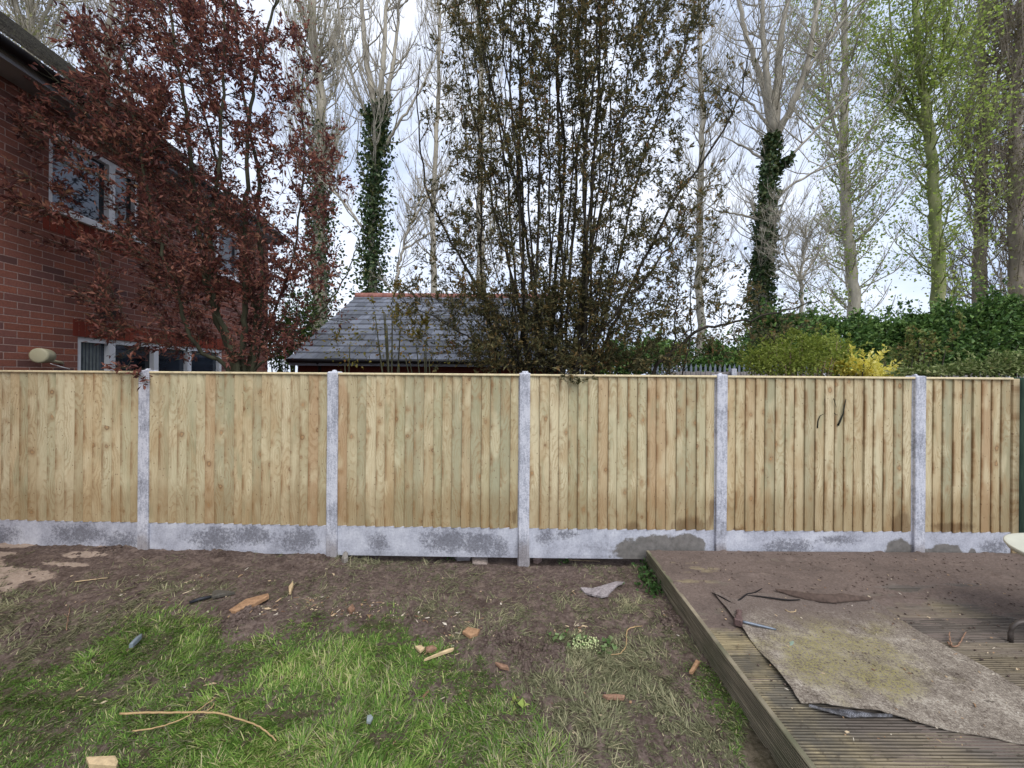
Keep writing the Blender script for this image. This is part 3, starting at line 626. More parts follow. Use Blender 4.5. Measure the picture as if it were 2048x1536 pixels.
# ------------------------------------------------------------------ table at right edge
cream = simple('table_cream', S(196, 194, 176), .45, .5, .06, 8, 0, .03)
tc_ = np.array([3.80, 2.40]); TZ = .71
t = thing('garden_table', (tc_[0], tc_[1], DZ), 'cream garden table with rounded corner cut by the right frame edge', 'table')
mb = MB(); ring = []
hx, hy, rc = .45, .45, .45
ang = np.linspace(0, 2*math.pi, 64, endpoint=False)
def rrect(s_, hx=hx, hy=hy): 
    p = 2.0; ca, sa = np.cos(ang), np.sin(ang); r_ = (abs(ca/hx)**p+abs(sa/hy)**p)**(-1/p)
    return np.stack([tc_[0]+ca*r_*s_, tc_[1]+sa*r_*s_], -1)
lv = [(.0, TZ), (.95, TZ), (.985, TZ+.006), (1, TZ+.003), (1, TZ-.008), (.97, TZ-.03), (.88, TZ-.045), (.0, TZ-.045)]
V = [];
for s_, z in lv:
    for p in rrect(max(s_, .001)): V.append((p[0], p[1], z))
Q = [(k*64+j, k*64+(j+1) % 64, (k+1)*64+(j+1) % 64, (k+1)*64+j) for k in range(len(lv)-1) for j in range(64)]
mb.add(V, Q); mb.build('tabletop', cream, t, True)
legm = simple('table_leg', S(92, 84, 78), .5, .5, .15, 30, .3)
f0 = GP(2021, 1284, DZ); v0 = f0[:2]-tc_
for q in range(3):
    ca, sa = math.cos(q*2.094), math.sin(q*2.094); v = np.array([v0[0]*ca-v0[1]*sa, v0[0]*sa+v0[1]*ca]); L_ = [(1, .003), (1, .055), (.985, .1), (.93, .13), (.75, .16), (.4, .2), (.04, .3)]
    mb = MB(); mb.tube([(tc_[0]+v[0]*a, tc_[1]+v[1]*a, DZ+z) for a, z in L_], .013, 10); mb.build('leg', legm, t, True)
mb = MB(); mb.tube([(tc_[0], tc_[1], z) for z in (DZ+.2, DZ+.3, TZ-.04)], .03, 12); mb.build('pedestal', legm, t, True)

# ------------------------------------------------------------------ brick house on the left
M = Mat('house_brick', .9, .15); sx, sy, sz = M.sep(); v = M.comb(sy, sz, 0.0)
br = M.n('TexBrick'); M.lk(v, br.inputs['Vector']); br.inputs['Scale'].default_value = 1; br.inputs['Brick Width'].default_value = .24; br.inputs['Row Height'].default_value = .079
br.inputs['Mortar Size'].default_value = .0065; br.inputs['Mortar Smooth'].default_value = .5; br.inputs['Bias'].default_value = 0
br.inputs['Color1'].default_value = (0, 0, 0, 1); br.inputs['Color2'].default_value = (1, 1, 1, 1); br.inputs['Mortar'].default_value = (.5, .5, .5, 1)
bc = M.ramp(br.outputs['Color'], [(0, S(104, 76, 72)), (.25, S(146, 92, 76)), (.5, S(152, 100, 86)), (.75, S(124, 86, 80)), (.92, S(168, 104, 82)), (1, S(98, 78, 80))])
bc = M.mix(M.math('MULTIPLY', M.sm(.35, .7, M.noise(60, 5, .7)), .45), bc, S(104, 72, 64))
c = M.mix(br.outputs['Fac'], bc, M.ramp(M.noise(50, 3), [(.3, S(150, 124, 114)), (.7, S(184, 156, 146))]))
M.col(c); M.bump(M.math('SUBTRACT', M.math('MULTIPLY', M.noise(90, 4), .35), br.outputs['Fac']), .8, .008); brickm = M.m
M = Mat('soldier_brick', .9, .15); M.col(M.mix(M.math('MULTIPLY', M.noise(50, 5, .7), .5), M.ramp(M.attr('rnd'), [(0, S(140, 66, 52)), (.5, S(160, 80, 60)), (1, S(128, 58, 48))]), S(96, 52, 44))); soldm = M.m
upvc = simple('white_upvc', S(236, 238, 242), .4, .5, .03, 5, 0, 0)
M = Mat('window_glass', .04, .9); M.col(M.ramp(M.noise(1.1, 3), [(.4, S(28, 32, 38)), (.65, S(70, 80, 94))])); glass = M.m
M.b.inputs['Metallic'].default_value = .35
curt = simple('curtain_grey', S(120, 128, 128), .9, .1, .15, 14)
house = thing('brick_house', (-7.4, 6.5, -.13), 'two storey red brick house with white windows at the left', 'house')
NXv = np.array([1, .092, 0])/math.hypot(1, .092); DYv = np.array([-.092, 1, 0])/math.hypot(1, .092)
def wp(y, z, o=0.0): b = np.array([WX(y), y, z]); return b+NXv*o
def wbox(mb, y0, y1, z0, z1, o0, o1, a=0.0):
    V = [wp(y, z, o) for y in (y0, y1) for z in (z0, z1) for o in (o0, o1)]
    mb.add(V, [(0, 1, 3, 2), (4, 6, 7, 5), (0, 4, 5, 1), (2, 3, 7, 6), (0, 2, 6, 4), (1, 5, 7, 3)], None, a)
HE = 9.24; ZT = 4.98; Y0 = -1.0
OP = [(4.50, 5.72, 3.78, 4.73), (6.78, 8.15, 3.78, 4.73), (4.84, 7.6, .1, 2.29)]
ysp = sorted({Y0, HE}|{o[0] for o in OP}|{o[1] for o in OP}); zsp = sorted({-.13, ZT}|{o[2] for o in OP}|{o[3] for o in OP})
mb = MB()
for a, b in zip(ysp[:-1], ysp[1:]):
    for c_, d_ in zip(zsp[:-1], zsp[1:]):
        if any(o[0] <= a and b <= o[1] and o[2] <= c_ and d_ <= o[3] for o in OP): continue
        mb.add([wp(a, c_), wp(b, c_), wp(b, d_), wp(a, d_)], [(0, 1, 2, 3)])
for o in OP:   # reveals
    a, b, c_, d_ = o; D = -.11
    mb.add([wp(a, c_), wp(a, d_), wp(a, d_, D), wp(a, c_, D)], [(0, 1, 2, 3)]); mb.add([wp(b, c_), wp(b, d_), wp(b, d_, D), wp(b, c_, D)], [(0, 1, 2, 3)])
    mb.add([wp(a, d_), wp(b, d_), wp(b, d_, D), wp(a, d_, D)], [(0, 1, 2, 3)]); mb.add([wp(a, c_), wp(b, c_), wp(b, c_, D), wp(a, c_, D)], [(0, 1, 2, 3)])
fb = WX(HE); mb.add([(fb, HE, -.13), (fb-6, HE-.5, -.13), (fb-6, HE-.5, ZT), (fb, HE, ZT)], [(0, 1, 2, 3)])
fb0 = WX(Y0); mb.add([(fb0, Y0, -.13), (fb0-6, Y0-.5, -.13), (fb0-6, Y0-.5, ZT), (fb0, Y0, ZT)], [(0, 1, 2, 3)])
mb.add([(fb-6, HE-.5, -.13), (fb0-6, Y0-.5, -.13), (fb0-6, Y0-.5, ZT), (fb-6, HE-.5, ZT)], [(0, 1, 2, 3)])
mb.build('wall', brickm, house)
def window(y0, y1, z0, z1, bars, transom, curtain=False, sill=True):
    mb = MB(); f = .06
    wbox(mb, y0, y0+f, z0, z1, -.105, -.02); wbox(mb, y1-f, y1, z0, z1, -.105, -.02); wbox(mb, y0+f, y1-f, z1-f, z1, -.105, -.021); wbox(mb, y0+f, y1-f, z0, z0+f, -.105, -.021)
    for b in bars: wbox(mb, b-.045, b+.045, z0+f, z1-f, -.103, -.016)
    if transom: wbox(mb, y0+f, y1-f, transom-.03, transom+.03, -.102, -.022)
    w_ = mb.build('window', upvc, house)
    mb = MB(); wbox(mb, y0+f, y1-f, z0+f, z1-f, -.09, -.08); mb.build('pane', glass, w_)
    if curtain:
        mb = MB(); n = 24; ys__ = np.linspace(y0+f, y0+f+.32, n); V = [wp(y, z, -.078+.004*math.sin(k*1.9)) for k, y in enumerate(ys__) for z in (z0+f, z1-f)]
        mb.add(V, gridfaces(n, 2)); mb.build('curtain', curt, w_)
    if sill: mb = MB(); wbox(mb, y0-.06, y1+.06, z0-.05, z0-.002, -.1, .05); mb.build('sill', upvc, w_)
    return w_
window(4.50, 5.72, 3.78, 4.73, [5.3], None); window(6.78, 8.15, 3.78, 4.73, [7.45], None); window(4.84, 7.6, .1, 2.29, [5.32, 6.05, 6.75], None, True, False)
r = random.Random(2)
for (a, b, z0, z1) in ((4.78, 7.66, 2.29, 2.51), (4.44, 5.78, 3.5, 3.72), (6.72, 8.21, 3.5, 3.72)):
    y = a; mb = MB()
    while y < b: wbox(mb, y, min(y+.066, b), z0+.004, z1-.006, -.003, .004, r.random()); y += .078
    mb.build('soldier_course', soldm, house)
mb = MB(); wbox(mb, 5.12, 5.34, 2.56, 2.7, 0.001, .02, 0)
for k in range(4): wbox(mb, 5.13, 5.33, 2.575+k*.03, 2.59+k*.03, .02, .028, 0)
mb.build('air_vent', simple('vent_brown', S(58, 42, 40)), house)
# eaves: soffit, fascia, gutter, roof
mb = MB(); wbox(mb, Y0-.1, HE+.1, ZT-.03, ZT-.005, -.02, .30); wbox(mb, Y0-.1, HE+.1, ZT-.04, ZT+.13, .30, .32); mb.build('fascia', simple('grey_fascia', S(150, 152, 158), .6, .3, .1, 6), house)
mb = MB(); mb.tube([wp(y, ZT+.07, .385) for y in np.linspace(Y0-.1, HE+.1, 24)], .062, 12); mb.build('gutter', simple('black_gutter', S(14, 14, 16), .4, .4, .1, 10), house, True)
M = Mat('roof_tile', .95, .1); sx, sy, sz = M.sep(); c = M.ramp(M.noise(22, 6, .7), [(.3, S(52, 50, 46)), (.55, S(84, 80, 72)), (.75, S(104, 104, 80))]); M.col(c); M.bump(M.noise(60, 5), .8, .02); tilem = M.m
rf = MB(); pit = math.tan(RAD(38.3))
for k in range(17):
    o0 = .42-k*.28; o1 = o0-.30; z0 = ZT+.12+(.42-o0)*pit+.02; z1 = z0+.30*pit-.018
    y = Y0-.2; j = 0
    while y < HE+.15:
        y2 = min(y+.33, HE+.15); dz = r.uniform(0, .006); a = r.random()
        V = [wp(y+.002, z0+dz+.02, o0), wp(y2-.002, z0+dz+.02, o0), wp(y2-.002, z1+dz+.02, o1), wp(y+.002, z1+dz+.02, o1), wp(y+.002, z0+dz-.01, o0), wp(y2-.002, z0+dz-.01, o0), wp(y2-.002, z1+dz-.01, o1), wp(y+.002, z1+dz-.01, o1)]
        rf.add(V, [(0, 1, 2, 3), (4, 7, 6, 5), (0, 4, 5, 1), (1, 5, 6, 2), (3, 7, 4, 0)], None, a); y = y2
rf.build('roof', tilem, house)
# security light
t = thing('security_light', wp(4.55, 2.04, .0), 'round cream security lamp on the brick wall left of the patio window', 'lamp')
lampm = simple('lamp_cream', S(176, 170, 140), .5, .4, .06, 10, 0, .02)
p0 = P(93, 712, 4.36); p1 = P(77, 711, 4.26)
mb = MB(); d_ = p1-p0; pts = [p0-d_*.25, p0-d_*.2, p0+d_*.1, p0+d_*.8, p1, p1+d_*.06]; mb.tube(pts, [.03, .074, .08, .083, .083, .066], 20); mb.build('lamp_head', lampm, t, True)
mb = MB(); mb.tube([p0-d_*.1+np.array([0, 0, -.05]), wp(4.6, 1.96, .03), wp(4.66, 1.95, 0.0)], .018, 8); mb.build('bracket', lampm, t, True)
mb = MB(); mb.tube([P(100, 727, 4.5), P(120, 733, 4.55), P(140, 738, 4.62)], .005, 6); mb.build('cable', upvc, t, True)

# ------------------------------------------------------------------ garage with slate roof
gar = thing('garage', (-1.6, 12.6, -.13), 'brick garage with grey slate roof and red ridge tiles behind the fence', 'garage')
GX0, GX1, GY, RY = -5.0, 1.2, 9.0, 12.6; EZ = 2.13; RZ = 4.36
M = Mat('slate_tile', .75, .4); a = M.noise(14, 5, .65)
c = M.mix(M.math('MULTIPLY', a, .6), M.ramp(M.attr('rnd'), [(0, S(66, 69, 76)), (.5, S(94, 98, 108)), (1, S(122, 127, 140))]), S(98, 102, 108))
c = M.mix(M.math('MULTIPLY', M.sm(.52, .7, M.noise(1, 5, .6, M.mapping(M.pos, (7, 1.5, 1.5)))), .5), c, S(66, 68, 76))
c = M.mix(M.sm(.66, .7, M.noise(11, 3, .5)), c, S(96, 94, 56)); M.col(c); M.bump(a, .3, .01); slate = M.m
mb = MB(); n = 13; r = random.Random(8)
for k in range(n):
    t0 = k/n; t1 = (k+1.25)/n; y0 = GY-.28+(RY-GY+.28)*t0; y1 = GY-.28+(RY-GY+.28)*min(t1, 1); z0 = EZ+(RZ-EZ)*t0; z1 = EZ+(RZ-EZ)*min(t1, 1)
    x = GX0-.1-(.15 if k % 2 else 0)
    while x < GX1+.1:
        xa_ = max(x, GX0-.1); xb_ = min(x+.3, GX1+.1); x += .3
        if xb_-xa_ < .02: continue
        e = .052+r.uniform(-.005, .01)
        V = [(xa_+.004, y0, z0+e), (xb_-.004, y0, z0+e), (xb_-.004, y1, z1+.008), (xa_+.004, y1, z1+.008), (xa_+.004, y0, z0-.005), (xb_-.004, y0, z0-.005), (xb_-.004, y1, z1-.012), (xa_+.004, y1, z1-.012)]
        mb.add(V, [(0, 1, 2, 3), (4, 7, 6, 5), (0, 4, 5, 1), (1, 5, 6, 2), (3, 7, 4, 0)], None, r.random())
mb.add([(GX0-.1, RY, RZ-.02), (GX1+.1, RY, RZ-.02), (GX1+.1, RY+3.6, EZ), (GX0-.1, RY+3.6, EZ)], [(0, 1, 2, 3)], None, .5)
gr_ = mb.build('roof', slate, gar)
mb = MB(); x = GX0-.12
while x < GX1+.1: mb.tube([(x, RY, RZ+.0), (x+.445, RY, RZ+.0)], [.125, .118], 12, r.random()); x += .45
mb.build('ridge_tiles', simple('ridge_red', S(148, 104, 94), .9, .1, .3, 12), gar, True)
mb = MB(); mb.box(GX0, GX1, GY, RY+3.3, -.13, EZ-.04); mb.add([(GX0, GY, EZ-.04), (GX0, RY+3.3, EZ-.04), (GX0, RY, RZ-.06), (GX1, GY, EZ-.04), (GX1, RY+3.3, EZ-.04), (GX1, RY, RZ-.06)], None, [(0, 1, 2), (3, 5, 4)]); mb.build('wall', simple('garage_brick', S(96, 50, 42), .9, .1, .3, 30), gar)
mb = MB(); mb.box(GX0-.1, GX1+.1, GY-.2, GY-.02, EZ-.11, EZ+.0); mb.build('fascia', simple('grey_board', S(150, 154, 166), .5, .3, .08, 4), gar)
mb = MB(); mb.tube([(x, GY-.26, EZ-.0) for x in np.linspace(GX0-.1, GX1+.1, 14)], .052, 10); mb.tube([(-4.45, GY-.24, EZ), (-4.45, GY-.1, EZ-.15), (-4.45, GY-.05, .2)], .035, 8); mb.build('gutter', simple('garage_gutter', S(18, 18, 22), .4, .4, .1, 10), gar, True)

# ------------------------------------------------------------------ foliage machinery
def leaves(centres, dirs, size, var, r, width=.42, spread_tilt=1.0):
    """pointed folded leaves; centres (n,3) leaf bases, dirs (n,3) preferred direction"""
    n = len(centres); d = dirs+r.normal(0, .55*spread_tilt, (n, 3)); d /= np.linalg.norm(d, axis=1, keepdims=True)+1e-9
    nn = r.normal(0, .6, (n, 3))+np.array([0, 0, .8]); s = np.cross(d, nn); s /= np.linalg.norm(s, axis=1, keepdims=True)+1e-9; up = np.cross(s, d)
    L = (size*(1+var*r.uniform(-1, 1, n)))[:, None]; W = L*width*.5
    V = np.stack([centres, centres+d*L*.42+s*W+up*W*.35, centres+d*L-up*L*.12, centres+d*L*.45-s*W+up*W*.35], 1)
    b = np.arange(n)[:, None]*4; T = np.concatenate([b+np.array([0, 1, 2]), b+np.array([0, 2, 3])])
    return V.reshape(-1, 3), T
def bez(p0, p1, p2, n):
    t = np.linspace(0, 1, n)[:, None]; return (1-t)**2*p0+2*t*(1-t)*p1+t*t*p2
def crown_tree(name, label, cat, base, stems, targets, leafsize, nleaf, bark, leafm, r, stem_r, group=None, lw=.42, rise=.45, twig_r=.0045, leafless=0.0, flat=.25):
    root = thing(name, base, label, cat, group)
    mb = MB(); sk = []; skr = []
    for st, sr in stems:
        st = np.array(st); k = np.linspace(0, len(st)-1, len(st)*5)
        pts = np.stack([np.interp(k, np.arange(len(st)), st[:, i]) for i in range(3)], -1)
        for _ in range(2): pts[1:-1] = (pts[:-2]+pts[1:-1]*2+pts[2:])/4
        pts[1:-1] += r.normal(0, .012, (len(pts)-2, 3))
        rad = np.linspace(sr, sr*.25, len(pts)); mb.tube(pts, rad, 8)
        sk.append(pts); skr.append(rad)
    mb.build('trunk', bark, root, True)
    sk = np.concatenate(sk); skr = np.concatenate(skr)
    tw = MB(); LC = []; LD = []
    targets = np.array(targets); h = np.linalg.norm(targets[:, :2]-sk[:, :2].mean(0), axis=1); targets = targets[np.argsort(h)]
    for T in targets:
        dv = T-sk; hd = np.linalg.norm(dv[:, :2], axis=1); dist = np.linalg.norm(dv, axis=1)
        cost = dist+np.where(dv[:, 2] < hd*rise, 1.2*(hd*rise-dv[:, 2]), 0)+np.where(dist < .12, 1, 0)
        j = int(np.argmin(cost+r.uniform(0, .12, len(cost)))); S0 = sk[j]; D = T-S0; ln = np.linalg.norm(D)
        mid = S0+D*.5+np.array([0, 0, flat*ln*r.uniform(-.1, .6)])*1.0+r.normal(0, .05*ln, 3)
        nseg = max(4, int(ln/.09)); pts = bez(S0, mid, T, nseg); pts[1:] += r.normal(0, .006, (nseg-1, 3))
        r0 = min(skr[j]*.7, twig_r+.006*ln); rad = np.linspace(r0, twig_r*.45, nseg); tw.tube(pts, rad, 4, cap=False)
        add = pts[1:-1]; sk = np.concatenate([sk, add[::2]]); skr = np.concatenate([skr, rad[1:-1][::2]])
        # side twigs carrying leaves
        nl = int(nleaf*r.uniform(.4, 1.6))
        if r.random() < leafless: nl = int(nl*.15)
        ns = 4
        for q in range(ns):
            t = r.uniform(.35, 1); b0 = pts[min(nseg-1, int(t*(nseg-1)))]; dd = D/ln+r.normal(0, .7, 3)+np.array([0, 0, .25]); dd /= np.linalg.norm(dd); l2 = r.uniform(.1, .3)*(leafsize/.07)
            e_ = b0+dd*l2; tw.tube([b0, (b0+e_)/2+r.normal(0, .012, 3), e_], [twig_r*.5, twig_r*.35, twig_r*.25], 3, cap=False)
            m_ = max(1, nl//ns); tt = r.uniform(.1, 1.02, m_)[:, None]; LC.append(b0+(e_-b0)*tt+r.normal(0, .008, (m_, 3))); LD.append(np.tile(dd*.7, (m_, 1)))
    tw.build('branches', bark, root, True)
    LC = np.concatenate(LC); LD = np.concatenate(LD); ok = LC[:, 0] > WX(LC[:, 1])+.06
    LC = LC[ok]; LD = LD[ok]
    V, T = leaves(LC, LD, leafsize, .4, r, lw)
    link('crown', V, [T], leafm, root, False, {'rnd': np.repeat(r.random(len(LC)), 4)})
    return root
def dwall(px): return 5.017/((1024-px)/F-.092) if px < 900 else 99
# ---- purple plum
plumleaf = leafmat('purple_leaf', [(.1, S(68, 46, 46)), (.4, S(108, 68, 64)), (.65, S(146, 94, 82)), (.85, S(178, 126, 104)), (1, S(148, 124, 80))], .5)
bark1 = barkmat('plum_bark', S(46, 44, 36), S(92, 92, 72))
r = np.random.default_rng(21)
B0 = np.array([-3.35, 4.8, -.05])
def stem(pts): return [B0+np.array([r.uniform(-.06, .06), r.uniform(-.06, .06), 0])]+[P(a, b, d) for a, b, d in pts]
stems = [(stem([(470, 735, 4.8), (425, 620, 4.75), (398, 480, 4.7), (385, 330, 4.6), (360, 150, 4.6), (330, -60, 4.6)]), .048),
         (stem([(478, 735, 4.75), (440, 640, 4.7), (425, 590, 4.6), (420, 480, 4.55), (440, 300, 4.5), (450, 100, 4.5), (440, -80, 4.5)]), .04),
         (stem([(484, 735, 4.85), (490, 640, 4.85), (487, 560, 4.9), (492, 400, 4.95), (497, 250, 5.0), (513, 120, 5.0), (554, 10, 5.0), (570, -90, 5)]), .042),
         (stem([(497, 738, 5.0), (520, 640, 5.0), (524, 540, 5.05), (515, 350, 5.1), (480, 150, 5.2), (470, -80, 5.2)]), .045),
         (stem([(505, 738, 4.9), (512, 650, 5.0), (505, 560, 5.1), (580, 690, 5.0)][:3]+[(455, 400, 5.3), (400, 200, 5.4), (300, 0, 5.4)]), .035),
         (stem([(500, 742, 4.9), (560, 700, 4.85), (640, 630, 4.8), (690, 560, 4.8), (720, 480, 4.8)]), .02),
         (stem([(470, 742, 4.7), (385, 690, 4.5), (345, 560, 4.4), (300, 420, 4.3), (270, 250, 4.25), (240, 60, 4.3)]), .03),
         (stem([(498, 742, 5.1), (590, 520, 5.2), (610, 330, 5.2), (600, 150, 5.2), (620, 20, 5.2)]), .02)]
bounds = [(-120, 130, 640), (0, 120, 620), (100, 120, 610), (200, 30, 700), (300, 0, 735), (400, -30, 715), (500, 40, 700), (600, 60, 740), (660, 140, 700), (715, 200, 600)]
T = []
while len(T) < 1330:
    py = r.uniform(-120, 722); lo = np.interp(py, [b[0] for b in bounds], [b[1] for b in bounds]); hi = np.interp(py, [b[0] for b in bounds], [b[2] for b in bounds])
    px = lo+(hi-lo)*r.beta(1.55, 1.7); u = (px-lo)/(hi-lo)
    if fbm(px*.011+3, py*.011, 3) < .385+.09*(u > .75): continue
    if py > 620 and r.random() < .35: continue
    if 90 < px < 265 and 265 < py < 430 and r.random() < .6: continue
    if px < 150 and py > 430 and r.random() < .75: continue
    if px < 110 and py < 110 and r.random() < .85: continue
    if 130 < px < 420 and py > 600 and r.random() < .45: continue
    dm = min(5.7, dwall(px)-.12); d = r.uniform(3.92, max(dm, 4.0))
    if d > dwall(px)-.08: continue
    T.append(P(px, py, d))
for _ in range(90): T.append(P(r.uniform(385, 500), r.uniform(400, 600), r.uniform(4.4, 5.2)))
for _ in range(330):
    a_, b_ = r.normal(440, 105), r.uniform(60, 690)
    if 300 < a_ < 660 and fbm(a_*.014+3, b_*.014, 3) > .4: T.append(P(a_, b_, r.uniform(4.3, 5.4)))
for _ in range(110): T.append(P(r.uniform(170, 330), r.uniform(150, 300), r.uniform(3.95, 4.6)))
for (px, py) in ((280, 768), (276, 774), (272, 760), (230, 735)): T.append(P(px, py-8, 3.74))
crown_tree('purple_plum_tree', 'purple leaved plum tree with several stems in front of the brick house', 'tree', (B0[0], B0[1], -.13), stems, T, .057, 26, bark1, plumleaf, r, .04)
# ---- centre multi stem tree
oliveleaf = leafmat('bronze_leaf', [(.1, S(60, 62, 42)), (.4, S(92, 92, 60)), (.62, S(118, 112, 76)), (.82, S(140, 118, 74)), (1, S(140, 90, 66))], .45)
bark2 = barkmat('dark_bark', S(34, 32, 28), S(74, 68, 58))
r = np.random.default_rng(33); stems = []
for k in range(30):
    bx = 1028+k*5.8+r.uniform(-9, 9); f_ = (bx-1110)/80.0; tx = 1125+f_*r.uniform(120, 280)+r.uniform(-110, 110); dd = 5.6+r.uniform(-.55, .55)
    pts = [np.array([*P(bx*.6+1110*.4, 740, 5.6)[:2], -.1])]+[P(bx, 740, (5.6+dd)/2), P(bx+(tx-bx)*.22+r.uniform(-8, 8), 560, dd), P(bx+(tx-bx)*.5+r.uniform(-22, 22), 330, dd), P(bx+(tx-bx)*.78+r.uniform(-22, 22), 110, dd), P(tx, -60, dd), P(tx+r.uniform(-20, 20), -190, dd)]
    stems.append((pts, r.uniform(.010, .036)))
for pl, d_, rr in (([(1300, 745), (1345, 700), (1400, 660), (1480, 645), (1580, 620), (1640, 600)], 5.3, .03), ([(1180, 740), (1250, 600), (1330, 430), (1420, 300), (1480, 200), (1500, 100)], 5.4, .03),
                   ([(1050, 740), (980, 620), (900, 480), (850, 380), (835, 260), (840, 120)], 5.5, .028), ([(1040, 742), (960, 690), (880, 640), (800, 600)], 5.2, .018), ([(1140, 735), (1220, 640), (1290, 560), (1350, 480), (1380, 400)], 5.0, .025), ([(1000, 742), (960, 560), (965, 300), (950, 100), (930, -50)], 5.9, .025),
                   ([(1345, 700), (1352, 620), (1357, 500), (1362, 420)], 5.3, .012), ([(1385, 660), (1380, 560), (1388, 470)], 5.3, .012)):
    stems.append(([np.array([*P(1110+(pl[0][0]-1110)*.7, 740, 5.6)[:2], -.1])]+[P(a, b, d_) for a, b in pl], rr))
bounds = [(-150, 840, 1420), (0, 850, 1470), (100, 855, 1500), (200, 840, 1500), (300, 815, 1480), (400, 800, 1490), (500, 800, 1500), (600, 770, 1580), (650, 810, 1670), (700, 850, 1660), (735, 900, 1560)]
T = []
while len(T) < 2700:
    py = r.uniform(-150, 738); lo = np.interp(py, [b[0] for b in bounds], [b[1] for b in bounds]); hi = np.interp(py, [b[0] for b in bounds], [b[2] for b in bounds])
    px = lo+(hi-lo)*r.beta(1.5, 1.7)
    if fbm(px*.012+30, py*.012+8, 3) < .375-.1*(950 < px < 1330): continue
    if (px < 900 or px > 1420) and py < 560 and r.random() < .35: continue
    if px > 1240 and 620 < py and r.random() < .3: continue
    if py > 690 and px > 1300 and r.random() < .6: continue
    T.append(P(px, py, r.uniform(4.55, 6.7)))
for _ in range(620): T.append(P(r.normal(1115, 120), r.uniform(560, 738), r.uniform(4.8, 6.4)))
for _ in range(90): T.append(P(r.normal(1120, 75), r.uniform(60, 560), r.uniform(4.9, 6.3)))
for a, b in ((1155, 774), (1160, 764), (1148, 770), (1120, 752)): T.append(P(a, b-8, 3.70))
crown_tree('bronze_leaved_tree', 'dense many stemmed tree with bronze olive leaves rising behind the middle of the fence', 'tree', (.62, 5.6, -.13), stems, T, .058, 27, bark2, oliveleaf, r, .04, rise=.7, lw=.38)

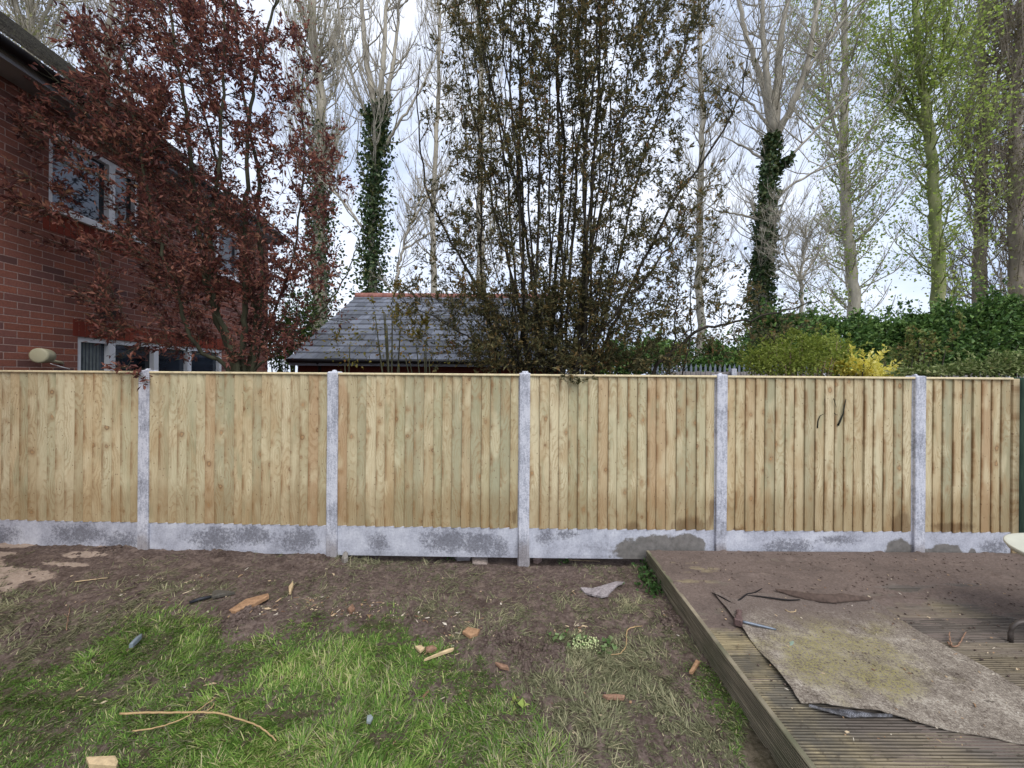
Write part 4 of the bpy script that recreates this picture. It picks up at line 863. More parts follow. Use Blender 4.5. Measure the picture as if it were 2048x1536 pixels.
# ------------------------------------------------------------------ tall background trees
barkp = barkmat('poplar_bark', S(142, 136, 124), S(196, 188, 170), 4); barkm = barkmat('mossy_bark', S(112, 122, 74), S(160, 160, 118), 3); barkd = barkmat('brown_bark', S(122, 114, 102), S(168, 156, 140), 4)  # barks lightened: background haze and glare put into their colours
ivym = leafmat('ivy_leaf', [(.1, S(46, 64, 42)), (.6, S(76, 98, 60)), (1, S(122, 118, 76))], .15, .4)
limem = leafmat('lime_leaf', [(.1, S(128, 150, 70)), (.5, S(160, 180, 88)), (1, S(200, 210, 128))], .62)
palem = leafmat('pale_bud', [(.1, S(124, 128, 84)), (.5, S(150, 152, 102)), (1, S(176, 168, 110))], .4)
budm = leafmat('brown_bud', [(.1, S(104, 96, 74)), (.5, S(128, 120, 90)), (1, S(140, 140, 90))], .3)
def bgtree(name, label, trunk, depth, r0, bark, seed, limbs=(), nbr=60, blen=(2, 4), up=.85, start=.15, leaf=None, nleaf=0, lsize=.1, ivy=None, twigs=5, br_r=.035, side=.5, group='tall bare and budding trees beyond the gardens', cat='tree'):
    r = np.random.default_rng(seed); pts = np.array([P(a, b, depth) for a, b in trunk]); base = pts[0].copy(); base[2] = -.13
    pts = np.vstack([base[None], pts]); k = np.linspace(0, len(pts)-1, len(pts)*6); pts = np.stack([np.interp(k, np.arange(len(pts)), pts[:, i]) for i in range(3)], -1)
    for _ in range(3): pts[1:-1] = (pts[:-2]+2*pts[1:-1]+pts[2:])/4
    pts[1:-1, :2] += r.normal(0, .03, (len(pts)-2, 2))
    h = (pts[:, 2]-pts[0, 2])/(pts[-1, 2]-pts[0, 2]); rad = r0*(1-.75*h)
    root = thing(name, base, label, cat, group); mb = MB(); mb.tube(pts, rad, 10)
    paths = [(pts, rad)]
    for lm, lr in limbs:
        q = np.array([P(a, b, depth+dd) for a, b, dd in lm]); kk = np.linspace(0, len(q)-1, len(q)*5); q = np.stack([np.interp(kk, np.arange(len(q)), q[:, i]) for i in range(3)], -1)
        for _ in range(4): q[1:-1] = (q[:-2]+2*q[1:-1]+q[2:])/4
        q[1:-1] += r.normal(0, .018, (len(q)-2, 3)); rr = np.linspace(lr*.8, lr*.2, len(q)); mb.tube(q, rr, 7); paths.append((q, rr))
    mb.build('trunk', bark, root, True)
    tw = MB(); tips = []; tds = []
    def twig(p, d, l, rr, lvl):
        d = d/np.linalg.norm(d); d2 = d*(1-up)+np.array([0, 0, 1])*up; d2 = d2+r.normal(0, .13, 3)
        n = 5 if lvl == 0 else 4; q = bez(p, p+d*l*.45, p+d*l*.35+d2/np.linalg.norm(d2)*l*.65, n); q[1:] += r.normal(0, .03*l/3, (n-1, 3))
        tw.tube(q, np.linspace(rr, rr*.3, n), 4 if lvl == 0 else 3, cap=False)
        if lvl < 2:
            for m in range(twigs):
                t = r.uniform(.25, 1); a = q[min(n-1, int(t*(n-1)))]; nd = (q[-1]-q[0])/l+r.normal(0, side, 3); twig(a, nd, l*r.uniform(.3, .5), max(rr*.42, .006), lvl+1)
        tips.append(q[1:]); tds.append(np.tile(d2[None], (n-1, 1)))
    tl = np.array([p[0][:, 2].max()-p[0][:, 2].min() for p in paths]); wts = (tl*np.array([1.0]+[.9]*(len(paths)-1))); wts /= wts.sum()
    for b in range(nbr):
        q, rr = paths[r.choice(len(paths), p=wts)]; lo = start if q is pts else .1
        j = int((lo+(1-lo)*r.random())*(len(q)-1)); az = r.uniform(0, 6.28); d = np.array([math.cos(az), math.sin(az), r.uniform(.2, .9)])
        twig(q[j], d, r.uniform(*blen), min(br_r, rr[j]*.6), 0)
    tw.build('branches', bark, root, True)
    if leaf is not None:
        tp = np.concatenate(tips); td = np.concatenate(tds); i = r.integers(0, len(tp), nleaf); c = tp[i]+r.normal(0, .26, (nleaf, 3))
        V, T = leaves(c, td[i], lsize, .4, r, .8, 2); link('crown', V, [T], leaf, root, False, {'rnd': np.repeat(r.random(nleaf), 4)})
    if ivy:
        cs = []
        for (pth, lo, hi, n, th) in ivy:
            q, rr = paths[pth]; t = r.uniform(lo, hi, n)*(len(q)-1); c = np.stack([np.interp(t, np.arange(len(q)), q[:, i]) for i in range(3)], -1); R_ = np.interp(t, np.arange(len(q)), rr)
            az = r.uniform(0, 6.28, n); prof = .6+.8*fbm(az*1.2, t*1.3, 3); o = (R_+r.random(n)**2*th*prof*(.25+1.6*fbm(az*.9+9, t*.55, 3))*(1.25-.7*t/len(q)))[:, None]*np.stack([np.cos(az), np.sin(az), 0*az], -1); cs.append(c+o)
        c = np.concatenate(cs); V, T = leaves(c, np.tile([[0, 0, -.3]], (len(c), 1)), .13, .4, r, .85, 2); link('ivy', V, [T], ivym, root, False, {'rnd': np.repeat(r.random(len(c)), 4)})
    return root
bgtree('poplar', 'slender poplar with upright yellowish twigs between purple tree and ivy covered tree', [(640, 600), (638, 400), (645, 200), (628, 80), (620, -150)], 17, .36, barkp, 41, nbr=150, blen=(2.2, 4.2), up=.93, start=.42, leaf=palem, nleaf=3500, lsize=.07, ivy=[(0, .05, .55, 5200, .55)], br_r=.03, side=.22)
bgtree('ivy_tree', 'bare tree with ivy clad trunk and forked pale limbs left of the bronze tree', [(745, 590), (742, 460), (752, 330), (755, 240), (757, 215)], 15, .25, barkp, 42,
       limbs=[([(755, 240, 0), (745, 190, .1), (730, 100, .3), (722, -20, .4), (715, -160, .4)], .2), ([(757, 230, 0), (765, 150, -.2), (772, 40, -.3), (780, -150, -.3)], .17), ([(760, 240, 0), (782, 160, 0), (795, 60, .2), (808, -120, .2)], .14),
              ([(748, 270, 0), (725, 210, .3), (700, 140, .4), (680, 40, .5), (660, -100, .5)], .09), ([(765, 300, 0), (795, 250, -.3), (830, 200, -.3), (870, 120, -.5), (890, 20, -.5)], .08), ([(735, 470, 0), (700, 420, .3), (650, 360, .4), (600, 320, .4)], .07)],
       nbr=110, blen=(1.4, 3), up=.7, start=.5, ivy=[(0, .02, .97, 9500, .62), (3, 0, .2, 400, .2)], br_r=.028, side=.4)
bgtree('bare_sapling', 'small pale leaning bare tree in front of bright sky left of bronze tree', [(790, 580), (800, 520), (820, 450), (835, 410), (850, 370)], 14, .1, barkp, 43, limbs=[([(820, 450, 0), (860, 380, 0), (910, 320, 0), (940, 270, 0)], .06), ([(805, 500, 0), (870, 460, 0), (930, 400, .2)], .05)], nbr=34, blen=(1, 2.2), up=.45, start=.2, br_r=.02)
bgtree('poplar', 'slim upright poplar seen through the left part of the bronze tree', [(962, 600), (960, 400), (962, 200), (958, 0), (955, -150)], 19, .24, barkp, 44, nbr=110, blen=(1.8, 3.6), up=.94, start=.2, leaf=palem, nleaf=3000, lsize=.07, br_r=.028, side=.2)
bgtree('ivy_tree', 'tall bare tree with dark ivy on its thick trunk right of the bronze tree', [(1520, 620), (1528, 520), (1532, 420), (1542, 300), (1548, 255)], 15, .36, barkp, 45,
       limbs=[([(1545, 270, 0), (1530, 180, .2), (1505, 110, .4), (1485, 40, .5), (1465, -60, .6), (1440, -180, .6)], .17), ([(1546, 265, 0), (1533, 150, -.2), (1525, 60, -.2), (1527, -160, -.2)], .19), ([(1550, 262, 0), (1556, 150, .2), (1562, 50, .2), (1585, -30, .2), (1600, -170, .2)], .2),
              ([(1552, 275, 0), (1585, 210, -.4), (1612, 140, -.6), (1628, 60, -.8), (1640, -20, -.8), (1650, -160, -.8)], .17), ([(1610, 150, -.6), (1640, 100, -.8), (1680, 50, -1), (1730, 0, -1), (1780, -60, -1)], .08),
              ([(1550, 345, 0), (1590, 305, -.6), (1640, 250, -.8), (1690, 200, -1), (1730, 160, -1)], .075), ([(1552, 405, 0), (1580, 370, -.3), (1640, 340, -.5), (1700, 310, -.6), (1730, 280, -.6)], .07), ([(1535, 325, 0), (1500, 300, .3), (1470, 285, .4), (1440, 270, .4)], .07),
              ([(1525, 445, 0), (1490, 430, .2), (1440, 425, .3), (1405, 405, .3)], .07), ([(1535, 250, 0), (1500, 205, .4), (1450, 180, .6), (1400, 150, .8), (1370, 100, .8)], .06)],
       nbr=190, blen=(1.3, 3.2), up=.6, start=.35, ivy=[(0, .03, .93, 8500, .34), (6, 0, .2, 500, .15)], br_r=.026, side=.45)
bgtree('bare_shrub_tree', 'small twiggy bare tree low between ivy trunk and pale budding trunk', [(1604, 620), (1602, 560), (1606, 500), (1612, 455)], 13.5, .11, barkp, 46, limbs=[([(1604, 560, 0), (1640, 500, 0), (1670, 440, 0)], .05), ([(1603, 570, 0), (1570, 510, 0), (1560, 450, 0)], .05)], nbr=80, blen=(.9, 2.2), up=.3, start=.1, br_r=.016, side=.6)
bgtree('poplar', 'pale trunked poplar with sparse lime leaves, left of the mossy trunked one', [(1708, 620), (1700, 500), (1688, 360), (1686, 250), (1690, 100), (1686, -150)], 17, .27, barkp, 47, limbs=[([(1690, 330, 0), (1660, 220, .4), (1640, 120, .6), (1630, 0, .7), (1620, -120, .8)], .1)], nbr=150, blen=(1.4, 3.4), up=.55, start=.08, leaf=limem, nleaf=9500, lsize=.1, br_r=.035, side=.45)
bgtree('poplar', 'mossy green trunked poplar covered in bright lime spring leaves', [(1878, 620), (1876, 500), (1868, 380), (1862, 280), (1845, 180), (1835, 80), (1828, -150)], 16, .28, barkm, 48, limbs=[([(1862, 300, 0), (1840, 240, .4), (1800, 180, .6), (1780, 60, .8), (1770, -120, .8)], .1), ([(1850, 200, 0), (1880, 130, .3), (1900, 40, .4), (1910, -120, .4)], .1)], nbr=165, blen=(1.4, 3.6), up=.52, start=.08, leaf=limem, nleaf=12000, lsize=.11, br_r=.035, side=.45)
bgtree('poplar', 'brownish upright poplar with dense fine twigs near the right edge', [(1958, 600), (1962, 400), (1968, 250), (1962, 100), (1965, -150)], 18, .31, barkd, 49, limbs=[([(1966, 300, 0), (1990, 200, .3), (2010, 80, .5), (2030, -120, .5)], .12)], nbr=190, blen=(2.2, 4.6), up=.88, start=.15, leaf=budm, nleaf=11000, lsize=.09, br_r=.03, side=.3)
bgtree('poplar', 'thick dark poplar trunk cut by the right edge', [(2036, 600), (2030, 400), (2034, 200), (2040, 60), (2044, -150)], 17, .34, barkd, 50, nbr=190, blen=(2.2, 4.4), up=.88, start=.15, leaf=budm, nleaf=9000, lsize=.09, br_r=.03, side=.3)
bgtree('poplar', 'upright poplar partly outside the right edge behind the dark trunk', [(2110, 600), (2100, 300), (2105, -150)], 19, .4, barkd, 53, nbr=130, blen=(2.2, 4.4), up=.88, start=.15, leaf=budm, nleaf=6000, lsize=.09, br_r=.03, side=.3)
bgtree('poplar', 'pale upright tree top rising behind the roof of the brick house', [(60, 600), (62, 200), (60, 80), (62, -150)], 16, .3, barkp, 51, limbs=[([(60, 85, 0), (40, 30, 0), (20, -40, 0), (0, -150, 0)], .1), ([(62, 90, 0), (90, 30, 0), (120, -40, 0), (140, -150, 0)], .1)], nbr=120, blen=(2, 4), up=.75, start=.5, leaf=palem, nleaf=3500, lsize=.09, br_r=.03, side=.35)
bgtree('bare_tree', 'faint bare tree behind the purple plum crown above the house eaves', [(190, 600), (200, 300), (215, 100), (230, -150)], 18, .25, barkp, 52, nbr=110, blen=(2, 4), up=.7, start=.4, br_r=.028, side=.4)
bgtree('bare_tree', 'faint bare tree seen through the right side of the bronze tree crown', [(1400, 620), (1398, 450), (1405, 300), (1400, 100), (1395, -150)], 19, .22, barkp, 54, nbr=150, blen=(2, 3.8), up=.7, start=.25, br_r=.026, side=.45)
bgtree('bare_tree', 'faint bare tree between the two ivy trunks seen behind the bronze crown', [(868, 600), (865, 400), (875, 200), (880, 0), (885, -150)], 20, .2, barkp, 55, nbr=110, blen=(2, 3.8), up=.72, start=.3, br_r=.026, side=.45)

# ------------------------------------------------------------------ hedge and shrubs
def bush(name, label, cat, blobs, n, lsize, leafm, seed, nstem=18, stemm=None, group=None, lw=.6, base=None, kind=None):
    """blobs: (px, py, depth, rx, ry_px, rd) ellipsoids given where they show"""
    r = np.random.default_rng(seed); C0 = []; wt = []
    for (px, py, d, rx, ry, rd) in blobs: C0.append((P(px, py, d), rx/F*d, rd, ry/F*d)); wt.append(rx*ry*d*d)
    wt = np.array(wt)/sum(wt); pts = []; dr = []
    for (c, a, b, e), w_ in zip(C0, wt):
        m = int(n*w_)+1; v = r.normal(0, 1, (m, 3)); v /= np.linalg.norm(v, axis=1, keepdims=True); rr = r.random(m)**.35
        lump = .5+.95*fbm(v[:, 0]*2.6+c[0]*3+9, v[:, 2]*2.6+v[:, 1]*2+c[1], 3); v2 = v*(rr*lump)[:, None]
        q = c+v2*np.array([a, b, e]); pts.append(q); dr.append(v)
    pts = np.concatenate(pts); dr = np.concatenate(dr); ok = pts[:, 2] > .02; pts = pts[ok]; dr = dr[ok]
    # clumping
    ci = r.integers(0, len(pts), len(pts)//14+1); cc = pts[ci]; j = r.integers(0, len(cc), len(pts)); near = cc[j]
    sel = np.linalg.norm(near-pts, axis=1) < lsize*6; pts[sel] = pts[sel]*.5+near[sel]*.5
    bc = base if base is not None else (C0[0][0][0], C0[0][0][1], -.13)
    root = thing(name, bc, label, cat, group); mb = MB()
    for k in range(nstem):
        tip = pts[r.integers(0, len(pts))]; ci_ = min(range(len(C0)), key=lambda i: np.linalg.norm(C0[i][0]-tip)); c = C0[ci_][0]; b0 = np.array([c[0]+r.normal(0, .15), c[1]+r.normal(0, .15), -.13])
        mb.tube(bez(b0, np.array([c[0]*.5+tip[0]*.5, c[1]*.5+tip[1]*.5, c[2]*.6]), tip, 7), np.linspace(.018, .004, 7)*(1+blobs[0][2]/12), 4)
    for k in range(int(nstem*1.6)+8):
        i_ = int(np.argmax(r.random(len(pts))*(dr[:, 2] > .1))); d_ = dr[i_]*.6+np.array([0, 0, .6])+r.normal(0, .35, 3); d_ /= np.linalg.norm(d_); l_ = r.uniform(1.5, 4)*lsize*(1.9 if lsize > .1 else 1); p_ = pts[i_]; e_ = p_+d_*l_+r.normal(0, .15*l_, 3)
        mb.tube([p_-d_*l_*.6, p_, e_], [lsize*.06, lsize*.045, lsize*.02], 4); m_ = 14; tt = r.random(m_)[:, None]; pts = np.concatenate([pts, p_+(e_-p_)*tt+r.normal(0, lsize*.25, (m_, 3))]); dr = np.concatenate([dr, np.tile(d_, (m_, 1))])
    mb.build('stems', stemm or bark2, root, True)
    V, T = leaves(pts, dr, lsize, .4, r, lw, 1.3); link('foliage', V, [T], leafm, root, False, {'rnd': np.repeat(r.random(len(pts)), 4)})
    return root
hedgem = leafmat('hedge_leaf', [(.1, S(52, 72, 42)), (.5, S(86, 118, 60)), (.8, S(120, 148, 78)), (1, S(152, 168, 100))], .2, .45, .9)
hb = [('dark evergreen hedge tree left of the pale poplar trunk', [(1560, 655, 13, 75, 60, 1.1), (1600, 690, 12.8, 80, 60, 1.1)], 61), ('dark evergreen bush below the pale poplar trunk', [(1668, 655, 13.2, 70, 62, 1.2), (1700, 700, 13, 60, 55, 1.1)], 62),
      ('dark evergreen bush between the pale and the mossy trunks', [(1775, 668, 13.2, 75, 66, 1.2), (1745, 705, 13, 70, 50, 1.1)], 63), ('tall dark evergreen bush beneath the mossy poplar trunk', [(1850, 655, 12.8, 70, 66, 1.2), (1840, 700, 12.6, 80, 50, 1.2)], 64),
      ('tallest dark evergreen bush near the right edge', [(1945, 650, 12.6, 85, 82, 1.3), (1930, 705, 12.4, 90, 60, 1.3)], 65), ('dark evergreen bush cut by the right edge', [(2050, 645, 12.6, 80, 85, 1.3), (2060, 705, 12.4, 90, 60, 1.2)], 66),
      ('low dark evergreen bush behind the right branches of the bronze tree', [(1470, 705, 13, 60, 45, 1.0), (1420, 715, 13.2, 60, 35, 1)], 67), ('mid green bush glimpsed through the bronze tree', [(1300, 690, 13.6, 90, 40, 1.1), (1220, 700, 14, 70, 35, 1)], 68)]
for lb, bl, sd_ in hb:
    q_ = random.Random(sd_); bl = [(b_[0], b_[1]+28, b_[2], b_[3], b_[4]*.82, b_[5]) for b_ in bl]; a_ = bl[0]; bl = bl+[(a_[0]+q_.uniform(-.8, .8)*a_[3], a_[1]-a_[4]*q_.uniform(.45, .9), a_[2]+q_.uniform(-.4, .4), a_[3]*q_.uniform(.14, .3), a_[4]*q_.uniform(.25, .6), .3) for _ in range(7)]
    bush('evergreen_bush', lb, 'bush', bl, 8500, .13, hedgem, sd_, 14, group='dark evergreen hedge beyond the gardens')
bush('laurel_bush', 'green laurel bush between the house corner and the left end of the slate roof', 'bush', [(596, 655, 10.8, 42, 66, .5), (560, 690, 10.4, 30, 55, .4)], 4200, .075, leafmat('laurel_leaf', [(.1, S(38, 58, 28)), (.6, S(70, 96, 44)), (1, S(120, 130, 60))], .3), 70)
bush('light_green_shrub', 'light green leafed shrub behind the fifth fence panel', 'shrub', [(1540, 722, 5.4, 62, 30, .45), (1600, 705, 5.4, 75, 42, .5), (1655, 705, 5.4, 52, 34, .4), (1590, 730, 5.2, 110, 30, .5)], 5200, .042, leafmat('spring_leaf', [(.1, S(96, 112, 44)), (.5, S(134, 148, 62)), (1, S(176, 184, 96))], .4), 71, 60, barkmat('twig_tan', S(96, 84, 66), S(140, 124, 98)))
bush('yellow_shrub', 'bright yellow leaved shrub peeping over the fence', 'shrub', [(1700, 735, 5.0, 42, 18, .3), (1745, 746, 5.0, 48, 9, .3)], 1500, .05, leafmat('yellow_leaf', [(.1, S(206, 196, 84)), (.6, S(238, 226, 116)), (1, S(246, 240, 170))], .4), 72, 14)
bush('climbing_plant', 'variegated climbing plant along the top right of the fence', 'climber', [(1870, 742, 4.5, 70, 10, .2), (1960, 738, 4.5, 80, 16, .25), (2030, 728, 4.5, 45, 22, .25), (1820, 746, 4.6, 40, 7, .2)], 2600, .042, leafmat('climber_leaf', [(.1, S(72, 88, 44)), (.5, S(112, 128, 70)), (.85, S(166, 172, 116)), (1, S(140, 84, 66))], .3), 73, 20)
bush('rose_shrub', 'loose leggy shrub with reddish leaves before the dark hedge', 'shrub', [(1845, 700, 6.2, 40, 28, .35), (1800, 725, 6.2, 45, 20, .3)], 420, .05, leafmat('rose_leaf', [(.1, S(96, 108, 56)), (.6, S(132, 140, 76)), (1, S(130, 84, 60))], .3), 74, 16)
bush('young_shrub', 'thin young shrub with few yellowish leaves in front of the slate roof', 'shrub', [(700, 690, 5.2, 60, 50, .3), (790, 660, 5.2, 60, 80, .3), (860, 690, 5.2, 60, 45, .3)], 480, .048, leafmat('young_leaf', [(.1, S(98, 92, 44)), (.6, S(136, 128, 62)), (1, S(150, 104, 60))], .4), 75, 16, bark1)

# ------------------------------------------------------------------ weathered fence and palisade beyond
greyw = Mat('weathered_timber', .9, .1); n_ = greyw.noise(1, 4, .6, greyw.mapping(greyw.pos, (60, 60, 4))); greyw.col(greyw.ramp(n_, [(.3, S(104, 100, 98)), (.7, S(156, 150, 148))])); greyw = greyw.m
t = thing('weathered_fence', (8, 9.5, -.13), 'old grey weathered board fence beyond the light green shrub', 'fence')
mb = MB(); x = 3.9; r = random.Random(4); pst = []
while x < 14.5: mb.box(x, x+.115, 9.48+r.uniform(0, .01), 9.505, -.1, 1.955+r.uniform(-.012, .012), r.random(), .003); x += .125
mb.build('boards', greyw, t)
for x in (5.43, 7.6, 9.97, 12.2): mb = MB(); mb.box(x-.06, x+.06, 9.40, 9.475, -.1, 2.03, 0, .006); mb.build('post', cpost, t)
t = thing('palisade_fence', (9, 11.6, -.13), 'spiked steel palisade fence in front of the dark hedge', 'fence')
mb = MB(); x = 4.2; pm = simple('palisade_steel', S(120, 128, 138), .5, .4, .1, 10, .4)
while x < 17:
    V = [(x, 11.6, 0), (x+.035, 11.585, 0), (x+.07, 11.6, 0), (x, 11.6, 2.1), (x+.035, 11.585, 2.1), (x+.07, 11.6, 2.1), (x+.035, 11.59, 2.22)]
    mb.add(V, [(0, 1, 4, 3), (1, 2, 5, 4)], [(3, 4, 6), (4, 5, 6)]); x += .145
mb.build('pales', pm, t); mb = MB(); mb.box(4.1, 17.1, 11.602, 11.65, 1.75, 1.8); mb.box(4.1, 17.1, 11.602, 11.65, .3, .35); mb.build('rails', pm, t)

# ------------------------------------------------------------------ debris
def on(px, py, dz=0.0, deck=False):
    z = DZ if deck else 0.0
    p = GP(px, py, z)
    if not deck:
        for _ in range(3): p = GP(px, py, float(gz(p[0], p[1])))
    p[2] += dz; return p
wood1 = simple('split_wood', S(160, 126, 96), .85, .2, .3, 40); wood2 = simple('pale_wood', S(196, 172, 134), .85, .2, .2, 40); wood3 = simple('rotten_wood', S(142, 112, 92), .9, .1, .35, 40)
def slab(name, outline, m, label, cat, th=.012, dz=.01, tilt=.0, deck=False, jit=.3):
    b = np.array([on(a, c, dz, deck) for a, c in outline]); n = len(b); c = b.mean(0); r = np.random.default_rng(len(label)); top = b.copy(); top[:, 2] = b[:, 2].mean()+th+r.uniform(-jit, jit, n)*th+tilt*(b[:, 0]-c[0]); bot = top.copy(); bot[:, 2] -= th*1.2; bot[:, 2] = np.minimum(bot[:, 2], top[:, 2]-.004)
    inn = top*.8+top.mean(0)*.2; inn[:, 2] += th*.3; V = np.vstack([inn, top, bot]); cI = [3*n, 3*n+1]; V = np.vstack([V, inn.mean(0)+[0, 0, th*.25], bot.mean(0)])
    Q = [(k, (k+1) % n, n+(k+1) % n, n+k) for k in range(n)]+[(n+k, n+(k+1) % n, 2*n+(k+1) % n, 2*n+k) for k in range(n)]; T = [(k, 3*n, (k+1) % n) for k in range(n)]+[(2*n+k, 2*n+(k+1) % n, 3*n+1) for k in range(n)]
    return tag(link(name, V, [np.array(Q), np.array(T)], m, None, False), label, cat)
slab('wood_chunk', [(458, 1226), (492, 1205), (536, 1198), (538, 1206), (510, 1214), (470, 1226)], wood1, 'long pointed orange brown wood splinter on the soil above the lawn', 'wood chunk', .02, .012, .1)
slab('wood_chunk', [(925, 1272), (935, 1263), (960, 1262), (955, 1272), (940, 1279)], wood1, 'small wedge of orange wood lying between lawn and soil heap', 'wood chunk', .016, .01)
slab('wood_chunk', [(848, 1328), (856, 1326), (905, 1306), (908, 1303), (900, 1303), (870, 1318)], wood2, 'thin pale pointed stick of split wood on the grass', 'wood chunk', .012, .015)
slab('wood_chunk', [(578, 1190), (577, 1180), (586, 1168), (587, 1178), (582, 1192)], wood2, 'short upright pale splinter on bare soil right of the long splinter', 'wood chunk', .02, .012)
slab('wood_chunk', [(172, 1536), (230, 1532), (236, 1536), (232, 1550), (178, 1550)], wood2, 'flat piece of pale plank at the bottom edge of the lawn', 'wood chunk', .015, .03)
slab('wood_chunk', [(1378, 1354), (1392, 1328), (1400, 1331), (1385, 1356)], wood1, 'reddish split stick in the grass beside the deck', 'wood chunk', .012, .02)
slab('bark_piece', [(830, 1302), (842, 1299), (849, 1304), (840, 1312)], wood2, 'left curved bark flake on the lawn edge', 'bark flake', .012, .02)
slab('bark_piece', [(851, 1303), (866, 1299), (874, 1306), (862, 1312), (852, 1310)], wood3, 'right darker bark flake on the lawn edge', 'bark flake', .012, .02)
slab('bark_piece', [(1205, 1402), (1230, 1398), (1250, 1400), (1247, 1407), (1215, 1407)], wood3, 'grey brown bark strip on trampled grass near bottom', 'bark flake', .012, .02)
slab('bark_piece', [(695, 1225), (705, 1213), (710, 1222), (703, 1233)], wood3, 'greyish bark flake at the top of the lawn', 'bark flake', .015, .01)
slab('bark_piece', [(990, 1332), (1015, 1340), (1018, 1350), (1000, 1345)], wood3, 'flat bark strip below the heap of dug soil', 'bark flake', .012, .02)
slab('stone', [(683, 1122), (690, 1112), (696, 1113), (696, 1124), (688, 1127)], simple('grey_stone', S(140, 134, 126), .9, .2, .2, 40), 'angular stone beside the foot of the second post', 'stone', .05, .0)
slab('stone', [(944, 1117), (960, 1114), (976, 1118), (975, 1128), (945, 1128)], simple('pale_stone', S(140, 128, 120), .9, .2, .35, 60, 0, .6), 'pale rubble stone in the gap under the gravel board', 'stone', .034, -.012)
slab('stone', [(1066, 1118), (1080, 1114), (1084, 1122), (1076, 1129), (1067, 1126)], simple('pink_stone', S(166, 144, 136), .9, .2, .2, 40), 'small pinkish stone right of the lowest post foot', 'stone', .03, 0)
slab('stone', [(910, 1118), (930, 1113), (945, 1116), (940, 1121), (915, 1122)], simple('white_stone', S(176, 172, 172), .9, .2, .2, 40), 'whitish rubble piece left of the pale stone under the board', 'stone', .03, 0)
slab('slate_shard', [(258, 1310), (272, 1290), (284, 1280), (283, 1287), (266, 1308)], simple('slate_shard_blue', S(120, 130, 136), .7, .3, .12, 30), 'pointed blue grey slate shard standing in the lawn', 'slate piece', .02, .035, .3)
slab('rag', [(1161, 1180), (1178, 1184), (1202, 1178), (1232, 1168), (1250, 1170), (1238, 1174), (1218, 1190), (1216, 1198), (1202, 1201), (1192, 1195), (1184, 1197), (1170, 1188)], simple('rag_grey', S(150, 142, 142), .95, .1, .3, 60, 0, .6), 'crumpled pointed grey cloth scrap on bare soil before the deck', 'cloth', .012, .012, 0, False, .9)
slab('glass_shard', [(1578, 1289), (1586, 1286), (1592, 1291), (1589, 1296), (1580, 1296)], simple('green_shard', S(130, 148, 132), .3, .5, .05, 20), 'small pale green shard on the mossy mat', 'shard', .006, .01, 0, True)
slab('slate_shard', [(734, 1446), (742, 1443), (746, 1450), (740, 1460), (733, 1456)], simple('shard_pale', S(140, 150, 150), .7, .4, .1, 20), 'small pale blue grey shard low in the lawn', 'slate piece', .01, .03)
# black handled tool
blk = simple('black_rubber', S(40, 42, 48), .5, .4, .2, 40)
t = thing('hand_tool', on(420, 1200), 'black handled hand axe with muddy blade lying on the soil', 'tool')
mb = MB(); mb.tube([on(379, 1210, .02), on(400, 1204, .024), on(423, 1199, .024)], [.011, .0135, .01], 8); mb.build('handle', blk, t, True)
mb = MB(); q = [on(a, b, .022) for a, b in ((423, 1200), (425, 1191), (432, 1187), (458, 1189), (470, 1191), (455, 1195), (436, 1199), (428, 1201))]; q = np.array(q); n = len(q); V = np.vstack([q+[0, 0, .008], q-[0, 0, .008], [q.mean(0)+[0, 0, .013]]])
mb.add(V, [(k, (k+1) % n, n+(k+1) % n, n+k) for k in range(n)], [(k, 2*n, (k+1) % n) for k in range(n)]); mb.build('blade', simple('muddy_steel', S(96, 92, 84), .6, .4, .3, 60, .4), t)
# sticks
tan = simple('stick_tan', S(176, 148, 108), .85, .2, .2, 60)
def stick(name, paths, m, label, cat='stick', deck=False):
    mb = MB()
    for pl, rr, dz in paths:
        p = np.array([on(a, b, dz, deck) for a, b in pl]); k = np.linspace(0, len(p)-1, len(p)*4); q = np.stack([np.interp(k, np.arange(len(p)), p[:, i]) for i in range(3)], -1)
        q[:, 2] = p[:, 2].mean()+.4*(q[:, 2]-p[:, 2].mean())
        for _ in range(2): q[1:-1] = (q[:-2]+2*q[1:-1]+q[2:])/4
        q[1:-1] += np.random.default_rng(3).normal(0, .0012, (len(q)-2, 3)); mb.tube(q, np.linspace(rr, rr*.6, len(q)), 7)
    return tag(mb.build(name, m, None, True), label, cat)
stick('stick', [([(240, 1444), (300, 1441), (350, 1444), (400, 1441), (440, 1445), (470, 1455), (510, 1470), (535, 1485), (552, 1504)], .0052, .05), ([(415, 1440), (425, 1432), (428, 1425)], .003, .052)], tan, 'long curved tan twig lying across the lawn')
stick('stick', [([(265, 1477), (300, 1473), (340, 1462), (370, 1450), (400, 1432), (432, 1408)], .0036, .038)], tan, 'thinner tan twig crossing beneath the long curved one')
stick('root', [([(1270, 1258), (1255, 1262), (1252, 1275), (1254, 1290), (1250, 1303), (1240, 1313), (1222, 1316)], .004, .018), ([(1270, 1258), (1285, 1256)], .003, .018)], tan, 'hooked pale root curling on the trampled grass', 'root')
stick('stick', [([(133, 1268), (136, 1240), (140, 1218)], .0028, .02), ([(136, 1240), (128, 1232)], .002, .02)], wood3, 'thin grey twig standing on bare soil at far left')
stick('stick', [([(150, 1166), (180, 1162), (215, 1159)], .004, .012)], wood2, 'straight pale twig on the soil beside the sandy patch')
stick('dead_twig', [([(1895, 1288), (1902, 1296), (1915, 1297), (1920, 1290), (1932, 1268)], .005, .012), ([(1902, 1296), (1898, 1275), (1900, 1270)], .004, .02)], wood3, 'small forked dead twig on the deck near the table leg', 'twig', True)
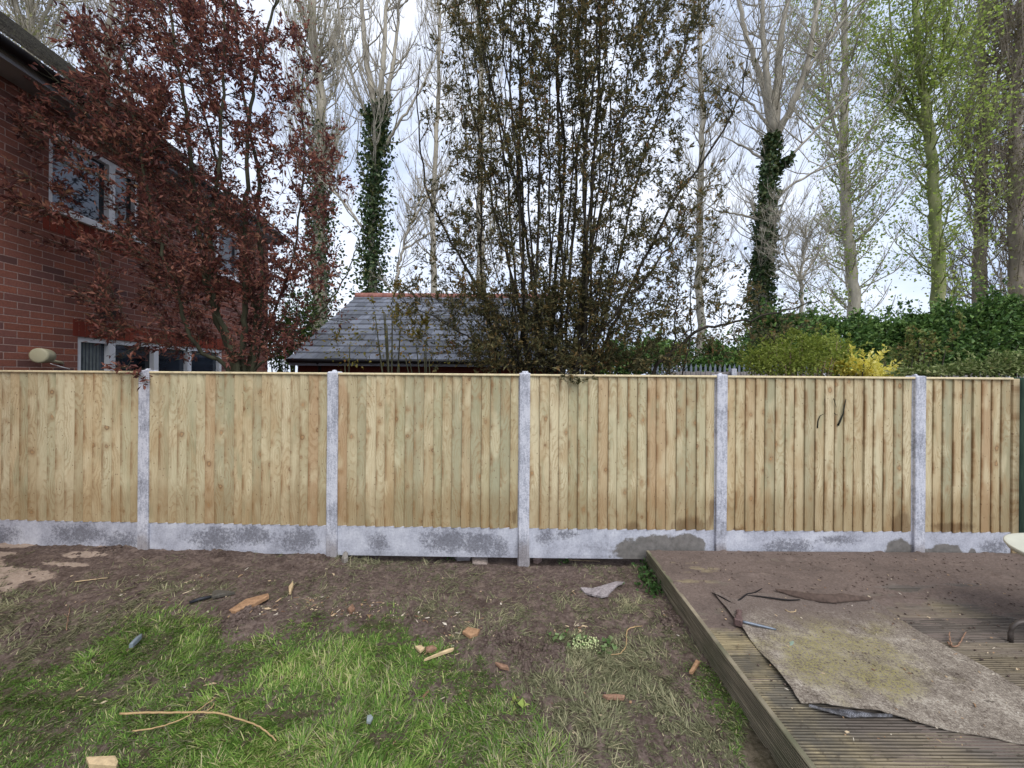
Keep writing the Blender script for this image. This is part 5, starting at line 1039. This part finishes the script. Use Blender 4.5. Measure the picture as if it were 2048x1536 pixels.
stick('root', [([(1570, 1222), (1580, 1227), (1592, 1226), (1592, 1222)], .003, .01)], wood2, 'tiny curved pale root on the mat beyond the hammer', 'root', True)
stick('stick', [([(1135, 1122), (1160, 1124), (1200, 1126)], .0035, .015)], wood2, 'straight pale twig under the gravel board near the deck')
# ivy cutting with pale berries, and ivy at the deck edge
ivyl = leafmat('garden_ivy', [(.1, S(40, 66, 30)), (.6, S(72, 104, 52)), (1, S(120, 146, 92))], .3)
def ground_plant(name, label, cat, pts, n, ls, m, seed, hgt=.05, stemcol=None):
    r = np.random.default_rng(seed); root = None; cs = []
    for (px, py, rx, ry) in pts:
        k = int(n*rx*ry/sum(a[2]*a[3] for a in pts))+1
        for _ in range(k):
            a = r.normal(0, .5, 2); p = on(px+a[0]*rx, py+a[1]*ry); p[2] += r.uniform(.005, hgt); cs.append(p)
    cs = np.array(cs); base = cs.mean(0); base[2] = cs[:, 2].min()-.01; root = thing(name, base, label, cat)
    V, T = leaves(cs, np.tile([[0, -.2, .3]], (len(cs), 1)), ls, .35, r, .95, 2); link('foliage', V, [T], m, root, False, {'rnd': np.repeat(r.random(len(cs)), 4)})
    mb = MB()
    for k in range(0, len(cs)-1, 3): mb.tube([cs[k], (cs[k]+base)/2+[0, 0, .01], [base[0]*.5+cs[k][0]*.5, base[1]*.5+cs[k][1]*.5, cs[k][2]-.02]], .0015, 4)
    mb.build('stems', stemcol or bark1, root, True); return root
ground_plant('ivy', 'patch of green ivy growing beside the far corner of the deck', 'ivy', [(1293, 1135, 22, 14), (1300, 1165, 26, 24), (1312, 1185, 18, 14)], 230, .035, ivyl, 81, .07)
ground_plant('weed', 'small green weed at the gap beneath the third gravel board', 'weed', [(899, 1117, 12, 8)], 30, .03, ivyl, 82, .04)
ground_plant('weed', 'small green weed beneath the fourth gravel board', 'weed', [(1130, 1125, 14, 8)], 24, .028, ivyl, 83, .03)
iv = ground_plant('ivy_cutting', 'cut ivy sprig with clusters of whitish berries on the soil', 'ivy', [(1115, 1282, 20, 10), (1160, 1290, 25, 12), (1210, 1308, 12, 12), (1225, 1295, 14, 8)], 60, .032, leafmat('cut_ivy', [(.1, S(84, 116, 60)), (.6, S(130, 152, 100)), (1, S(176, 186, 140))], .3), 84, .04)
mb = MB(); r = np.random.default_rng(85)
for k in range(110):
    p = on(1145+r.random()*52, 1293+r.normal(0, 6)); p[2] += r.uniform(.012, .04); rr = r.uniform(.0035, .006); an = np.linspace(-1.4, 1.4, 5)
    mb.tube([p+np.array([0, 0, rr*math.sin(a_)]) for a_ in an], [rr*math.cos(a_) for a_ in an], 6)
mb.build('berries', simple('berry_cream', S(196, 204, 150), .6, .3, .15, 60), iv, True)['kind'] = 'stuff'
ground_plant('yellow_leaf_sprig', 'two pale yellow green leaves fallen on trampled grass', 'leaf', [(1030, 1408, 8, 4), (1042, 1420, 7, 5)], 7, .035, leafmat('sprig_leaf', [(.1, S(150, 170, 84)), (1, S(186, 196, 116))], .3), 86, .03)
# wood chips and clods scattered (too many to count)
r = np.random.default_rng(90); mb = MB(); cl = MB()
zones = [(670, 1212, 120, 14, 60), (860, 1235, 90, 16, 46), (700, 1228, 60, 8, 50), (560, 1220, 60, 10, 30), (880, 1290, 40, 22, 40), (950, 1260, 60, 18, 26), (1150, 1260, 30, 12, 16), (300, 1220, 220, 50, 46), (500, 1160, 300, 40, 50), (1000, 1180, 260, 45, 44), (1150, 1255, 30, 10, 18), (350, 1400, 330, 110, 26), (1000, 1420, 300, 80, 36), (1330, 1230, 15, 12, 8), (1340, 1260, 20, 20, 6), (620, 1200, 40, 10, 20)]
def chip(mb, p, L, W, H, a):
    n = 5; an = np.sort(r.uniform(0, 6.28, n)); az = r.uniform(0, 3.14); o = np.stack([np.cos(an)*L, np.sin(an)*W, r.uniform(-.3, .3, n)*H], -1); R_ = np.array([[math.cos(az), -math.sin(az), 0], [math.sin(az), math.cos(az), 0], [0, 0, 1]]); o = o@R_.T
    V = np.vstack([p+o+[0, 0, H], p+o*1.1, [p+[0, 0, H*1.3]]]); mb.add(V, [(k, (k+1) % n, n+(k+1) % n, n+k) for k in range(n)], [(k, 2*n, (k+1) % n) for k in range(n)], a)
for (px, py, rx, ry, k) in zones:
    for _ in range(int(k*.6)):
        p = on(px+r.normal(0, .55)*rx, py+r.normal(0, .55)*ry)
        if p[0] > 1.28 or p[1] > float(fy(p[0]))-.06: continue
        p[2] += .004; chip(mb, p, .004+.03*r.random()**3, .002+.011*r.random()**2, .003, r.random())
for _ in range(170):
    p = GP(r.uniform(1440, 2040), r.uniform(1120, 1500), DZ); p[2] = DZ+.012
    if 1.42 < p[0] < 4.8: chip(mb, p, .003+.016*r.random()**3, .002+.005*r.random()**2, .003, r.random())
M = Mat('chip_wood', .9, .1); M.col(M.ramp(M.attr('rnd'), [(0, S(120, 92, 72)), (.4, S(170, 140, 108)), (.8, S(204, 184, 152)), (1, S(214, 206, 192))])); tag(mb.build('wood_chips', M.m), 'scattered pale wood chips over soil and lawn edge', 'wood chips', kind='stuff')
def lump(mb, p, s):
    th = np.linspace(-1.3, 1.3, 4); mb.tube([p+np.array([0, 0, s*.7*math.sin(t)]) for t in th], [s*math.cos(t)*r.uniform(.75, 1.25) for t in th], 6, r.random())
for _ in range(1700):
    x = r.uniform(-5.2, 1.25); y = r.uniform(1.9, 3.72)
    if lush(np.array([x]), np.array([y]))[0] > .3 and r.random() < .95: continue
    lump(cl, np.array([x, y, float(gz(x, y))]), r.uniform(.003, .010) if r.random() < .9 else r.uniform(.01, .017))
for (mx_, my_, rr, h) in MOUNDS:
    for _ in range(int(160*rr/.15)):
        a = r.normal(0, rr*.55, 2); x, y = mx_+a[0], my_+a[1]
        if y > float(fy(x))-.05 or x > 1.28: continue
        lump(cl, np.array([x, y, float(gz(x, y))]), r.uniform(.004, .016))
for _ in range(900):
    x = r.uniform(1.45, 4.8); y = 1.9+1.8*r.random()**.7; lump(cl, np.array([x, y, DZ+.006]), r.uniform(.002, .008))
tag(cl.build('soil_clods', soil, None, True), 'crumbs and clods of dark soil scattered on the ground', 'soil', kind='stuff')
